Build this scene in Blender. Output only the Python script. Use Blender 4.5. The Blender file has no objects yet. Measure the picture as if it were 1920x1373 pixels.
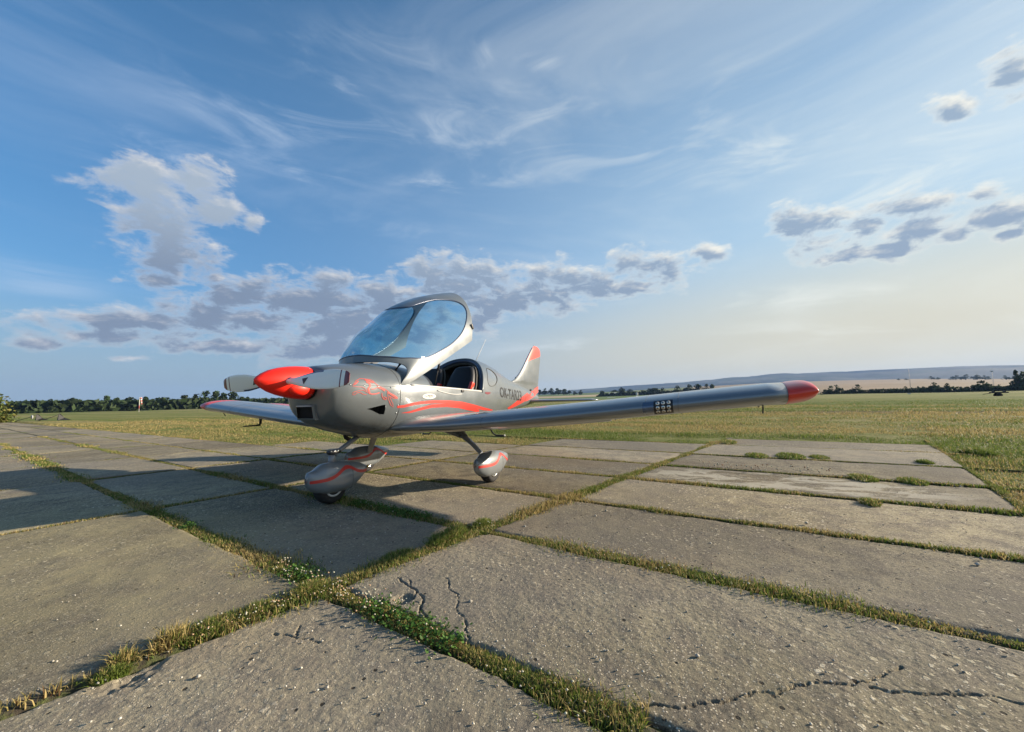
import bpy, bmesh, math, random
import numpy as np
from mathutils import Vector, Matrix, Euler
from mathutils.geometry import delaunay_2d_cdt
random.seed(7); RNG = np.random.default_rng(11)
scene = bpy.context.scene
# ------------------------------------------------------------------ camera
CAM = Vector((-1.9948, -3.3171, .9578)); YAW, PITCH, ROLL = .4495, .0854, -.0229
_f = Vector((math.cos(YAW)*math.cos(PITCH), math.sin(YAW)*math.cos(PITCH), math.sin(PITCH)))
_r = Vector((math.sin(YAW), -math.cos(YAW), 0)); _u = _r.cross(_f)
_c, _s = math.cos(ROLL), math.sin(ROLL); _r, _u = _c*_r+_s*_u, -_s*_r+_c*_u
cam_d = bpy.data.cameras.new('camera'); cam = bpy.data.objects.new('camera', cam_d)
scene.collection.objects.link(cam)
_m = Matrix((_r, _u, -_f)).transposed().to_4x4(); _m.translation = CAM
cam.matrix_world = _m
cam_d.sensor_fit = 'HORIZONTAL'; cam_d.sensor_width = 36; cam_d.lens = 741.17/1920*36
cam_d.clip_start = .05; cam_d.clip_end = 30000
scene.camera = cam
# ------------------------------------------------------------------ light
SUN = Vector((2.0, -2.67, .97)).normalized()
SUN_EL = math.asin(SUN.z); SUN_ROT = math.atan2(SUN.x, SUN.y)
sd = bpy.data.lights.new('sun', 'SUN'); sd.energy = 5.0; sd.angle = math.radians(.55); sd.color = (1, .85, .66)
so = bpy.data.objects.new('sun', sd); scene.collection.objects.link(so)
so.rotation_euler = (-SUN).to_track_quat('-Z', 'Y').to_euler(); so.location = (20, -27, 12)
scene.view_settings.view_transform = 'Standard'; scene.view_settings.look = 'None'
scene.view_settings.gamma = 1; scene.view_settings.use_curve_mapping = False
scene.view_settings.exposure = 1.1
scene.cycles.volume_bounces = 0
world = bpy.data.worlds.new('World'); scene.world = world; world.use_nodes = True
W = world.node_tree; W.nodes.clear()
def wn(t, **k):
    n = W.nodes.new(t)
    for a, b in k.items(): setattr(n, a, b)
    return n
def wmath(op, a, b=None, c=None, clamp=False):
    n = wn('ShaderNodeMath', operation=op, use_clamp=clamp)
    for i, v in enumerate((a, b, c)):
        if v is None: continue
        if hasattr(v, 'links') or hasattr(v, 'is_output'): W.links.new(v, n.inputs[i])
        else: n.inputs[i].default_value = v
    return n.outputs[0]
def wsmooth(v, a, b):
    n = wn('ShaderNodeMapRange', interpolation_type='SMOOTHSTEP'); W.links.new(v, n.inputs[0])
    n.inputs[1].default_value = a; n.inputs[2].default_value = b
    return n.outputs[0]
def wmix(f, a, b):
    n = wn('ShaderNodeMix', data_type='RGBA')
    for i, v in ((0, f), (6, a), (7, b)):
        if hasattr(v, 'is_output'): W.links.new(v, n.inputs[i])
        elif i: n.inputs[i].default_value = (*v, 1)
        else: n.inputs[i].default_value = v
    return n.outputs[2]
sky = wn('ShaderNodeTexSky', sky_type='NISHITA'); sky.sun_disc = False
sky.sun_elevation = SUN_EL; sky.sun_rotation = SUN_ROT; sky.altitude = 200
sky.air_density = 1.0; sky.dust_density = 1.2; sky.ozone_density = 2.2
tc = wn('ShaderNodeTexCoord'); sep = wn('ShaderNodeSeparateXYZ'); W.links.new(tc.outputs['Generated'], sep.inputs[0])
DEG = 180/math.pi
az = wmath('MULTIPLY', wmath('ARCTAN2', sep.outputs[1], sep.outputs[0]), DEG)
el = wmath('MULTIPLY', wmath('ARCSINE', sep.outputs[2]), DEG)
cmb = wn('ShaderNodeCombineXYZ'); W.links.new(az, cmb.inputs[0]); W.links.new(el, cmb.inputs[1]); AE = cmb.outputs[0]
CUM = [(69.68,23.09,3.76,2.07,-17.7),(65.91,24.78,3.07,1.95,-16.4),(64.07,21.7,3.32,1.32,-13.7),(68.91,20.43,2.9,2.32,-15.5),(67.19,16.57,3.91,2.65,-12.0),(67.96,13.76,2.22,0.89,-10.2),(59.3,21.9,1.26,0.94,-11.5),(63.06,14.77,0.71,0.54,-9.1),(60.67,13.08,4.83,1.49,-7.2),(69.87,8.97,6.14,1.33,-6.7),(62.14,10.11,9.24,2.1,-5.7),(51.91,13.7,9.59,2.85,-5.0),(48.61,10.81,10.02,3.53,-3.0),(43.81,14.64,5.72,2.29,-3.2),(73.24,7.35,3.61,0.94,-6.0),(58.87,7.18,6.6,1.04,-3.1),(51.8,7.16,8.21,1.53,-2.0),(76.55,6.16,2.36,0.59,-5.4),(40.91,11.49,6.59,3.32,-1.7),(32.55,16.85,7.8,3.09,-0.6),(25.53,14.58,10.24,2.26,1.3),(17.6,17.22,6.2,1.9,3.6),(12.33,15.37,7.48,1.45,4.8),(5.68,17.52,4.92,2.07,7.3),(8.49,18.56,3.05,1.39,6.7),(-1.71,18.22,2.41,0.9,10.2),(36.4,18.22,4.6,2.02,-1.9),(29.9,11.61,3.51,1.67,0.5),(-12.57,19.53,2.8,1.12,15.5),(-10.97,18.61,1.58,0.58,14.2),(-13.83,16.71,2.36,0.75,2.5),(-14.87,14.88,2.05,0.64,1.3),(-17.32,17.44,2.32,0.77,-2.3),(-20.51,18.4,2.39,1.03,6.3),(-21.08,16.02,2.45,0.93,6.9),(-19.39,14.55,1.55,0.73,15.4),(-25.46,17.66,1.14,0.66,4.6),(-26.7,15.58,1.96,1.11,8.8),(-23.53,14.73,1.35,0.5,-3.7),(-26.84,13.74,0.83,0.37,3.5),(-24.25,25.91,1.21,0.65,26.6),(-28.34,26.56,1.26,1.34,4.5),(74.3,7.39,0.69,0.46,-6.3),(69.71,5.25,1.22,0.28,-3.2),
 # beyond the frame, the same broken cloud goes on
 (100,14,9,2.4,-3),(122,18,8,2.2,4),(150,12,12,2.5,0),(176,17,9,2.6,-4),(-150,13,11,2.2,3),(-122,18,8,2.0,-2),(-95,12,9,1.8,0),(-36,12.5,5,1.1,2),(-75,20,6,1.4,6),(110,32,6,2.4,8),(-160,34,7,2.8,-6)]
CIR = [(37.83,35.83,10.15,2.24,-1.2),(40.92,34.69,4.51,1.03,1.3),(32.21,38.1,3.25,2.43,-2.2),(29.62,43.24,1.82,1.43,-1.1),(34.74,29.81,20.55,1.38,-2.8),(54.75,28.44,2.87,1.37,17.6),(42.4,23.42,9.41,1.36,6.0),(20.53,42.35,3.3,0.87,3.5),(4.95,39.6,5.16,1.7,11.5),(-24.69,23.91,6.22,1.14,16.1),(-22.6,20.55,7.3,2.87,11.9),(-10.92,11.02,21.33,1.6,5.9),(-13.11,7.02,18.01,1.33,4.7),(68.43,24.27,5.54,7.92,-17.6),(-18.15,19.62,6.7,4.24,6.4),(52.36,35.53,17.88,5.98,-19.6),(13.69,34.6,24.98,5.15,3.1),(76.24,12.38,3.87,2.96,2.7),(14.92,7.33,22.52,1.67,0.7),(-3.69,28.44,15.96,2.87,5.5),
 (120,40,25,6,5),(-60,30,30,7,0),(-140,40,30,7,-5),(165,28,20,4,3)]
CUM = [(a, b, c*(1.25 if -30 < a < -10 else 1), d*(1.4 if -30 < a < -10 else 1), e) for a, b, c, d, e in CUM]
def blobs(vec, L):
    cur = None
    for (cx, cy, a, b, r) in L:
        m = wn('ShaderNodeMapping', vector_type='TEXTURE')
        if cur is None: W.links.new(vec, m.inputs[0])
        else:                                   # a negligible dependency keeps the evaluation strictly sequential (short stack)
            q = wn('ShaderNodeVectorMath', operation='MULTIPLY_ADD'); W.links.new(cur, q.inputs[0]); q.inputs[1].default_value = (1e-9,)*3
            W.links.new(vec, q.inputs[2]); W.links.new(q.outputs[0], m.inputs[0])
        m.inputs[1].default_value = (cx, cy, 0); m.inputs[2].default_value = (0, 0, math.radians(r)); m.inputs[3].default_value = (a, b, 1)
        l = wn('ShaderNodeVectorMath', operation='LENGTH'); W.links.new(m.outputs[0], l.inputs[0])
        if cur is None: cur = l.outputs['Value']
        else:
            n = wn('ShaderNodeMath', operation='SMOOTH_MIN'); W.links.new(cur, n.inputs[0]); W.links.new(l.outputs['Value'], n.inputs[1]); n.inputs[2].default_value = .25
            cur = n.outputs[0]
    return cur
def voff(vec, o, sc=(1, 1, 1)):
    m = wn('ShaderNodeMapping', vector_type='POINT'); W.links.new(vec, m.inputs[0])
    m.inputs[1].default_value = o; m.inputs[3].default_value = sc
    return m.outputs[0]
def wnoise(vec, scale, det=6, rough=.58, dist=0):
    n = wn('ShaderNodeTexNoise', noise_dimensions='2D'); W.links.new(vec, n.inputs['Vector'])
    n.inputs['Scale'].default_value = scale; n.inputs['Detail'].default_value = det
    n.inputs['Roughness'].default_value = rough; n.inputs['Distortion'].default_value = dist
    return n.outputs[0]
def cum_field(vec, L, det):
    n1 = wnoise(voff(vec, (0, 0, 0), (.62, 1.25, 1)), .40, det, .62, .2)
    v = wmath('SUBTRACT', 1.30, blobs(vec, L))
    return wmath('ADD', v, wmath('MULTIPLY', wmath('SUBTRACT', n1, .5), 3.3))
f0 = cum_field(AE, CUM, 8)
f1 = cum_field(voff(AE, (-.45, .95, 0)), CUM[:42], 7)
cir_m = wsmooth(blobs(AE, CIR), 1.6, .1)
warp = wn('ShaderNodeMapping', vector_type='POINT'); W.links.new(AE, warp.inputs[0])
warp.inputs[2].default_value = (0, 0, math.radians(-7)); warp.inputs[3].default_value = (.30, 1.25, 1)
cir_n = wsmooth(wnoise(warp.outputs[0], .20, 8, .62, .55), .44, .80)
cir = wmath('MULTIPLY', cir_m, cir_n)
thin = wmath('MULTIPLY', wsmooth(wnoise(voff(warp.outputs[0], (3, 41, 0)), .06, 6, .6, .5), .40, .80), .26)
cir = wmath('ADD', wmath('MULTIPLY', cir, .50), thin, clamp=True)
dotn = wn('ShaderNodeVectorMath', operation='DOT_PRODUCT'); W.links.new(tc.outputs['Generated'], dotn.inputs[0]); dotn.inputs[1].default_value = SUN
near = wsmooth(dotn.outputs['Value'], -.42, 1.0)       # 1 toward the sun
skyc = wn('ShaderNodeHueSaturation'); W.links.new(sky.outputs[0], skyc.inputs['Color'])
skyc.inputs['Saturation'].default_value = 1.5; skyc.inputs['Value'].default_value = 1.02
# dry summer haze: paler toward the horizon, palest toward the sun
hz1 = wmath('MULTIPLY', wsmooth(el, 76, 2), wmath('ADD', .44, wmath('MULTIPLY', near, .50)))
SK = wmix(hz1, skyc.outputs[0], wmix(near, (2.0, 3.6, 6.0), (4.0, 5.3, 6.1)))
lowk = wsmooth(wmath('SUBTRACT', el, wmath('MULTIPLY', near, 6.0)), 15, -.5)
SK = wmix(wmath('MULTIPLY', lowk, .94), SK, wmix(near, (2.35, 3.1, 3.75), (5.7, 5.25, 3.9)))
c1 = wmix(cir, SK, wmix(near, (4.0, 4.9, 6.2), (7.2, 7.3, 6.6)))
lit = wmix(near, (5.3, 5.3, 5.35), (7.2, 7.0, 6.2))
shd = wmix(near, (1.5, 1.92, 2.7), (2.0, 2.7, 3.7))
# tops and sides turned to the sun are bright; the thick middle and the base are grey
dark = wmath('MULTIPLY', wsmooth(f1, -.70, .75), wsmooth(f0, -.05, .9))
ccol = wmix(wmath('MULTIPLY', dark, .97), lit, wmix(wsmooth(el, 13, 24), shd, wmix(near, (2.9, 3.5, 4.2), (2.2, 3.0, 4.0))))
alpha = wmath('MULTIPLY', wsmooth(f0, -.15, 1.0), .93)
alpha = wmath('MULTIPLY', alpha, wsmooth(el, 2.0, 6.0))
c2 = wmix(alpha, c1, ccol)
bg = wn('ShaderNodeBackground'); bg.inputs[1].default_value = .065; W.links.new(c2, bg.inputs[0])
wo = wn('ShaderNodeOutputWorld'); W.links.new(bg.outputs[0], wo.inputs[0])
world.cycles.sampling_method = 'MANUAL'; world.cycles.sample_map_resolution = 1024
# ------------------------------------------------------------------ materials
def mat(name, col, rough=.6, metal=0, **kw):
    m = bpy.data.materials.new(name); m.use_nodes = True
    b = m.node_tree.nodes['Principled BSDF']
    b.inputs['Base Color'].default_value = (*col, 1); b.inputs['Roughness'].default_value = rough; b.inputs['Metallic'].default_value = metal
    for k, v in kw.items(): b.inputs[k.replace('_', ' ')].default_value = v
    return m
class NT:
    def __init__(s, m): s.t = m.node_tree; s.b = s.t.nodes['Principled BSDF']
    def n(s, t, **k):
        x = s.t.nodes.new(t)
        for a, b in k.items(): setattr(x, a, b)
        return x
    def l(s, a, b): s.t.links.new(a, b)
    def noise(s, vec, scale, det=4, rough=.55, dist=0):
        x = s.n('ShaderNodeTexNoise'); s.l(vec, x.inputs['Vector']); x.inputs['Scale'].default_value = scale
        x.inputs['Detail'].default_value = det; x.inputs['Roughness'].default_value = rough; x.inputs['Distortion'].default_value = dist
        return x.outputs[0]
    def ramp(s, v, a, b, lo=0., hi=1.):
        x = s.n('ShaderNodeMapRange', interpolation_type='SMOOTHSTEP'); s.l(v, x.inputs[0])
        for i, q in enumerate((a, b, lo, hi)): x.inputs[i+1].default_value = q
        return x.outputs[0]
    def mix(s, f, a, b, mode='MIX'):
        x = s.n('ShaderNodeMix', data_type='RGBA', blend_type=mode)
        for i, v in ((0, f), (6, a), (7, b)):
            if hasattr(v, 'is_output'): s.l(v, x.inputs[i])
            elif i: x.inputs[i].default_value = (*v, 1)
            else: x.inputs[i].default_value = v
        return x.outputs[2]
    def math(s, op, a, b=0.):
        x = s.n('ShaderNodeMath', operation=op)
        for i, v in enumerate((a, b)):
            if hasattr(v, 'is_output'): s.l(v, x.inputs[i])
            else: x.inputs[i].default_value = v
        return x.outputs[0]
    def bump(s, h, st, dist):
        x = s.n('ShaderNodeBump'); s.l(h, x.inputs['Height']); x.inputs['Strength'].default_value = st; x.inputs['Distance'].default_value = dist
        return x
    def pos(s, sc=(1, 1, 1), rot=0):
        g = s.n('ShaderNodeNewGeometry'); m = s.n('ShaderNodeMapping'); s.l(g.outputs['Position'], m.inputs[0])
        m.inputs[2].default_value = (0, 0, rot); m.inputs[3].default_value = sc
        return m.outputs[0]
# ------------------------------------------------------------------ scene helpers
COL = scene.collection
def link_mesh(name, V, F, m, parent=None, smooth=True, mats=None, fm=None):
    me = bpy.data.meshes.new(name); me.from_pydata([tuple(v) for v in V], [], F); me.update()
    for q in (mats or [m]): me.materials.append(q)
    if fm is not None: me.polygons.foreach_set('material_index', np.asarray(fm, dtype=np.int32))
    if smooth: me.polygons.foreach_set('use_smooth', np.ones(len(me.polygons), dtype=bool))
    o = bpy.data.objects.new(name, me); COL.objects.link(o)
    if parent: o.parent = parent
    return o
def np_mesh(name, V, tri, m, parent=None, smooth=False, col=None):
    V = np.ascontiguousarray(V, dtype=np.float32); tri = np.ascontiguousarray(tri, dtype=np.int32); k = tri.shape[1]
    me = bpy.data.meshes.new(name); me.vertices.add(len(V)); me.vertices.foreach_set('co', V.ravel())
    me.loops.add(tri.size); me.loops.foreach_set('vertex_index', tri.ravel())
    me.polygons.add(len(tri)); me.polygons.foreach_set('loop_start', np.arange(0, tri.size, k, dtype=np.int32))
    try: me.polygons.foreach_set('loop_total', np.full(len(tri), k, dtype=np.int32))
    except Exception: pass
    me.update(calc_edges=True); me.validate()
    if smooth: me.polygons.foreach_set('use_smooth', np.ones(len(me.polygons), dtype=bool))
    if col is not None:
        a = me.color_attributes.new('tint', 'FLOAT_COLOR', 'POINT'); c = np.ones((len(V), 4), dtype=np.float32); c[:, :3] = col
        a.data.foreach_set('color', c.ravel())
    me.materials.append(m)
    o = bpy.data.objects.new(name, me); COL.objects.link(o)
    if parent: o.parent = parent
    return o
def empty(name, loc=(0, 0, 0), **p):
    o = bpy.data.objects.new(name, None); COL.objects.link(o); o.location = loc; o.empty_display_size = .3
    for k, v in p.items(): o[k] = v
    return o
def tag(o, **p):
    for k, v in p.items(): o[k] = v
    return o
def from_bm(name, bm, m, parent=None, smooth=True):
    me = bpy.data.meshes.new(name); bm.to_mesh(me); bm.free(); me.materials.append(m)
    if smooth: me.polygons.foreach_set('use_smooth', np.ones(len(me.polygons), dtype=bool))
    o = bpy.data.objects.new(name, me); COL.objects.link(o)
    if parent: o.parent = parent
    return o
def box_bm(bm, c, s, rot=None, bev=0):
    r = bmesh.ops.create_cube(bm, size=1); vs = r['verts']
    M = Matrix.Translation(c) @ (rot.to_matrix().to_4x4() if rot else Matrix.Identity(4)) @ Matrix.Diagonal((*s, 1))
    bmesh.ops.transform(bm, matrix=M, verts=vs)
    if bev: bmesh.ops.bevel(bm, geom=list({e for v in vs for e in v.link_edges}), offset=bev, segments=2, affect='EDGES', profile=.6)
def tube(name, pts, rad, m, parent=None, n=8, cap=True, flat=1.0):
    pts = [Vector(p) for p in pts]; R = rad if hasattr(rad, '__len__') else [rad]*len(pts)
    V, F = [], []; up0 = Vector((0, 0, 1))
    for i, p in enumerate(pts):
        t = (pts[min(i+1, len(pts)-1)]-pts[max(i-1, 0)]).normalized()
        a = t.cross(up0 if abs(t.z) < .95 else Vector((1, 0, 0))).normalized(); b = t.cross(a)
        for k in range(n):
            th = 2*math.pi*k/n; V.append(p+a*math.cos(th)*R[i]*flat+b*math.sin(th)*R[i])
    for i in range(len(pts)-1):
        for k in range(n): F.append((i*n+k, i*n+(k+1) % n, (i+1)*n+(k+1) % n, (i+1)*n+k))
    if cap: F.append(tuple(range(n-1, -1, -1))); F.append(tuple(range((len(pts)-1)*n, len(pts)*n)))
    return link_mesh(name, V, F, m, parent)
def grid(name, P, nu, nv, m, parent=None, closed_v=False, **k):
    F = []
    for i in range(nu-1):
        for j in range(nv if closed_v else nv-1):
            F.append((i*nv+j, i*nv+(j+1) % nv, (i+1)*nv+(j+1) % nv, (i+1)*nv+j))
    return link_mesh(name, P, F, m, parent, **k)
# ------------------------------------------------------------------ airframe surfaces (x aft, y starboard, z up)
def pchip(xs, ys):
    xs = np.array(xs, float); ys = np.array(ys, float); h = np.diff(xs); d = np.diff(ys)/h
    m = np.zeros(len(xs)); m[0], m[-1] = d[0], d[-1]
    for i in range(1, len(xs)-1):
        if d[i-1]*d[i] > 0:
            w1, w2 = 2*h[i]+h[i-1], h[i]+2*h[i-1]; m[i] = (w1+w2)/(w1/d[i-1]+w2/d[i])
    def f(x):
        x = min(max(x, xs[0]), xs[-1]); i = min(int(np.searchsorted(xs, x, side='right'))-1, len(xs)-2); i = max(i, 0)
        t = (x-xs[i])/h[i]
        return (ys[i]*(1+2*t)*(1-t)**2+m[i]*h[i]*t*(1-t)**2+ys[i+1]*t*t*(3-2*t)+m[i+1]*h[i]*t*t*(t-1))
    return f
class Body:
    # stations: x, bottom z, top z, half width, z of widest point ; nu/nl superellipse exponents; yc centre y
    def __init__(s, st, nu=2.3, nl=2.5, yc=0):
        x = [q[0] for q in st]; s.zb, s.zt, s.hw, s.zw = [pchip(x, [q[i] for q in st]) for i in (1, 2, 3, 4)]
        s.nu, s.nl, s.yc, s.x0, s.x1 = nu, nl, yc, x[0], x[-1]
    def point(s, x, th, off=0.):
        def P(x, th):
            c, q = math.cos(th), math.sin(th); n = s.nu if q >= 0 else s.nl
            y = s.hw(x)*math.copysign(abs(c)**(2/n), c)
            z = s.zw(x)+((s.zt(x)-s.zw(x)) if q >= 0 else (s.zw(x)-s.zb(x)))*math.copysign(abs(q)**(2/n), q)
            return np.array((x, s.yc+y, z))
        p = P(x, th)
        if off:
            e = 2e-3
            a = P(min(x+e, s.x1), th)-P(max(x-e, s.x0), th); b = P(x, th+.02)-P(x, th-.02)
            n = np.cross(b, a); L = np.linalg.norm(n)
            if L > 0:
                n = n/L
                if n @ (p-np.array((x, s.yc, s.zw(x)))) < 0: n = -n
                p = p+n*off
        return p
    def th_of(s, x, z, side=-1):
        zw = s.zw(x)
        if z >= zw: q = min(((z-zw)/max(s.zt(x)-zw, 1e-6)), 1)**(s.nu/2)
        else: q = -min(((zw-z)/max(zw-s.zb(x), 1e-6)), 1)**(s.nl/2)
        a = math.asin(max(-1, min(1, q)))
        return math.pi-a if side < 0 else a
    def side(s, x, z, side=-1, off=0.): return s.point(x, s.th_of(x, z, side), off)
COWL = [(.478,1.00,1.285,.16,1.15),(.485,.93,1.295,.24,1.12),(.50,.84,1.305,.30,1.10),(.54,.79,1.32,.335,1.09),(.62,.745,1.333,.38,1.08),(.75,.695,1.352,.425,1.07),(.9,.655,1.368,.465,1.06),(1.15,.59,1.385,.53,1.05)]
FUS = COWL[-1:]+[(1.3,.575,1.392,.55,1.04),(1.6,.565,1.42,.565,1.03),(2.0,.57,1.5,.57,1.02),(2.5,.58,1.585,.57,1.02),(2.9,.595,1.60,.55,1.02),(3.2,.61,1.60,.52,1.02),(3.6,.64,1.555,.45,1.02),(4.0,.68,1.465,.36,1.02),(4.4,.72,1.37,.285,1.01),(5.0,.79,1.26,.20,1.0),(5.6,.85,1.15,.12,.99),(6.12,.90,1.04,.035,.97)]
body = Body(COWL[:-1]+FUS, 2.3, 2.35)
deck = Body([(1.15,.59,1.385,.53,1.05),(1.3,.575,1.392,.55,1.04),(1.6,.565,1.36,.565,1.03),(1.9,.565,1.33,.565,1.03)], 2.3, 2.35)
def zsill(x): return 1.165-.045*(x-1.15)/1.6
def zsill(x): return 1.14-.038*(x-1.3)
HINGE = (1.05, 1.25); CAN_ANG = math.radians(28.5)
can_top = pchip([1.08,1.14,1.25,1.5,1.9,2.4,2.8,3.1],[1.375,1.46,1.535,1.635,1.715,1.715,1.66,1.60])
_xf = pchip([0,.04,.09,.15,.25,.37,.5],[1.03,1.13,1.24,1.28,1.22,1.12,1.08])
_hb = pchip([0,.03,.085,.21,.41,.66,.86,1],[.004,.075,.14,.225,.235,.145,.062,.006])
def can_xf(th): return _xf(min(th, math.pi-th)/math.pi)
def can_xr(th): return 2.55+.52*abs(math.sin(th))**.9
def canopy_pt(s, th, off=0.):
    # s 0..1 front to rear, th 0 (starboard rail) .. pi (port rail); closed position then raised
    def P(s, th):
        x = can_xf(th)+s*(can_xr(th)-can_xf(th)); z0 = zsill(x)-.080; c, q = math.cos(th), math.sin(th); n = 2.27
        hw = body.hw(x)+.004; zt = body.zt(x)+_hb(s)*max(q, 0)**.35
        return np.array((x, hw*math.copysign(abs(c)**(2/n), c), z0+(zt-z0)*max(q, 0)**(2/n)))
    p = P(s, th)
    if off:
        e = 2e-3
        a = P(min(s+e, 1), th)-P(max(s-e, 0), th); b = P(s, min(th+.02, math.pi))-P(s, max(th-.02, 0)); n = np.cross(b, a); L = np.linalg.norm(n)
        if L > 0:
            n /= L
            if n @ (p-np.array((p[0], 0, 1.1))) < 0: n = -n
            p = p+n*off
    return raise_pt(p)
def raise_pt(p):
    ca, sa = math.cos(CAN_ANG), math.sin(CAN_ANG); dx, dz = p[0]-HINGE[0], p[2]-HINGE[1]
    return np.array((HINGE[0]+ca*dx-sa*dz, p[1], HINGE[1]+sa*dx+ca*dz))
ANIMAL = [[(0.743, 1.189, 0.745, 1.194), (0.795, 1.185, 0.796, 1.19), (0.832, 1.182, 0.835, 1.187), (0.86, 1.172, 0.864, 1.176), (0.878, 1.149, 0.882, 1.153), (0.901, 1.126, 0.905, 1.131), (0.932, 1.111, 0.934, 1.116), (0.966, 1.096, 0.97, 1.101), (0.998, 1.074, 1.002, 1.078), (1.031, 1.05, 1.034, 1.055), (1.074, 1.031, 1.077, 1.035), (1.115, 1.003, 1.119, 1.007)], [(0.745, 1.194, 0.745, 1.19), (0.699, 1.172, 0.702, 1.168), (0.663, 1.13, 0.666, 1.128), (0.659, 1.116, 0.661, 1.12), (0.705, 1.109, 0.704, 1.113), (0.741, 1.109, 0.741, 1.114)], [(0.678, 1.126, 0.673, 1.133), (0.706, 1.148, 0.701, 1.155), (0.723, 1.163, 0.718, 1.17)], [(0.789, 1.157, 0.803, 1.172), (0.814, 1.14, 0.831, 1.152), (0.818, 1.125, 0.836, 1.122), (0.795, 1.095, 0.813, 1.093), (0.807, 1.054, 0.825, 1.059)], [(0.781, 1.175, 0.789, 1.187), (0.832, 1.159, 0.84, 1.172), (0.864, 1.147, 0.872, 1.159)], [(0.806, 1.048, 0.81, 1.058), (0.838, 1.038, 0.839, 1.049), (0.88, 1.04, 0.877, 1.05), (0.92, 1.051, 0.917, 1.062)], [(0.802, 1.059, 0.798, 1.055), (0.77, 1.077, 0.768, 1.073), (0.747, 1.085, 0.748, 1.08), (0.71, 1.077, 0.712, 1.073), (0.671, 1.066, 0.674, 1.062), (0.658, 1.055, 0.661, 1.052), (0.658, 1.037, 0.66, 1.041), (0.678, 1.037, 0.676, 1.041), (0.698, 1.055, 0.696, 1.059), (0.725, 1.058, 0.726, 1.063), (0.755, 1.04, 0.757, 1.044), (0.784, 1.036, 0.786, 1.041)], [(0.741, 1.11, 0.743, 1.114), (0.769, 1.095, 0.771, 1.099), (0.784, 1.076, 0.785, 1.081), (0.809, 1.084, 0.807, 1.089)], [(0.898, 1.105, 0.905, 1.118), (0.939, 1.088, 0.947, 1.101), (0.97, 1.069, 0.979, 1.082)], [(0.832, 1.087, 0.831, 1.093), (0.872, 1.091, 0.871, 1.097), (0.902, 1.107, 0.899, 1.112)], [(0.939, 1.053, 0.946, 1.053), (0.94, 1.025, 0.946, 1.027), (0.959, 0.993, 0.964, 0.998), (0.988, 0.984, 0.985, 0.991), (0.997, 1.005, 0.99, 1.001), (0.965, 1.021, 0.962, 1.015)], [(0.998, 1.057, 1.009, 1.071), (1.045, 1.026, 1.055, 1.04), (1.108, 0.994, 1.117, 1.009)], [(1.112, 1.002, 1.113, 0.997), (1.059, 1.005, 1.059, 0.999), (1.022, 1.024, 1.019, 1.019)], [(0.997, 1.056, 1.002, 1.057), (1.008, 0.994, 1.013, 0.995), (1.039, 0.935, 1.044, 0.938), (1.077, 0.91, 1.074, 0.915), (1.069, 0.941, 1.064, 0.939), (1.042, 0.984, 1.037, 0.982), (1.027, 1.019, 1.022, 1.017)]]
STRIPES = [[(1.125, 0.904, 1.118, 0.923), (1.208, 0.907, 1.199, 0.927), (1.329, 0.928, 1.319, 0.949), (1.465, 0.94, 1.459, 0.963), (1.671, 0.944, 1.667, 0.97), (1.965, 0.935, 1.963, 0.964), (2.233, 0.912, 2.236, 0.945), (2.545, 0.867, 2.546, 0.901), (2.845, 0.828, 2.836, 0.859), (3.207, 0.803, 3.195, 0.818)], [(1.192, 0.848, 1.192, 0.85), (1.307, 0.847, 1.299, 0.861), (1.438, 0.868, 1.423, 0.89), (1.63, 0.895, 1.617, 0.922), (1.913, 0.896, 1.905, 0.929), (2.176, 0.877, 2.173, 0.914), (2.403, 0.844, 2.401, 0.884), (2.739, 0.799, 2.729, 0.828)], [(4.146, 0.795, 4.037, 0.821), (4.419, 0.831, 4.274, 0.87), (4.777, 0.893, 4.612, 0.949), (5.126, 0.96, 4.964, 1.027), (5.401, 1.009, 5.25, 1.083)]]
NACA = [(0.813, 0.903), (0.871, 0.916), (0.955, 0.935), (0.992, 0.939), (0.997, 0.892), (0.996, 0.845), (0.958, 0.846), (0.92, 0.863), (0.871, 0.886)]
# ------------------------------------------------------------------ materials of the aircraft
SIL = mat('silver_paint', (.122,.140,.152), .42, .15, Coat_Weight=.45, Coat_Roughness=.08)
n = NT(SIL); dz = n.n('ShaderNodeSeparateXYZ'); n.l(n.pos(), dz.inputs[0]); dn_ = n.noise(n.pos((1,1,.4)), 26, 6, .75); dirt = n.math('MULTIPLY', n.ramp(dz.outputs[2], .84, .62), n.ramp(dn_, .46, .62, 0, .8)); fl2 = n.ramp(n.noise(n.pos((.35,1,1)), 7, 5, .65), .45, .75, 0, .22)
n.l(n.mix(dirt, n.mix(fl2, (.122,.140,.152), (.150,.155,.150)), (.045,.042,.036)), n.b.inputs['Base Color']); nz = n.noise(n.pos(), 5, 5, .6); n.l(n.ramp(nz, .3, .7, .30, .42), n.b.inputs['Roughness'])
WSIL = mat('wing_silver_paint', (.20,.215,.228), .32, .4, Coat_Weight=.7, Coat_Roughness=.08)
n = NT(WSIL); nz = n.noise(n.pos((1,4,4)), 3, 6, .65); n.l(n.ramp(nz, .3, .75, .28, .34), n.b.inputs['Roughness'])
PANT = mat('fairing_paint', (.185,.205,.22), .32, .15, Coat_Weight=.6, Coat_Roughness=.1)
RED = mat('signal_red_paint', (.72,.040,.016), .35, 0, Coat_Weight=.6, Coat_Roughness=.08)
DRED = mat('red_decal_film', (.50,.035,.025), .45)
SPIN = mat('spinner_red_paint', (.90,.018,.004), .5, 0, Coat_Weight=.22, Coat_Roughness=.2)
BLK = mat('black_plastic', (.015,.015,.017), .5); DUCT = mat('duct_black', (.004,.004,.004), .9)
LIN = mat('cabin_lining', (.07,.066,.055), .75); SEATM = mat('seat_black_leather', (.012,.012,.014), .5)
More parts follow.
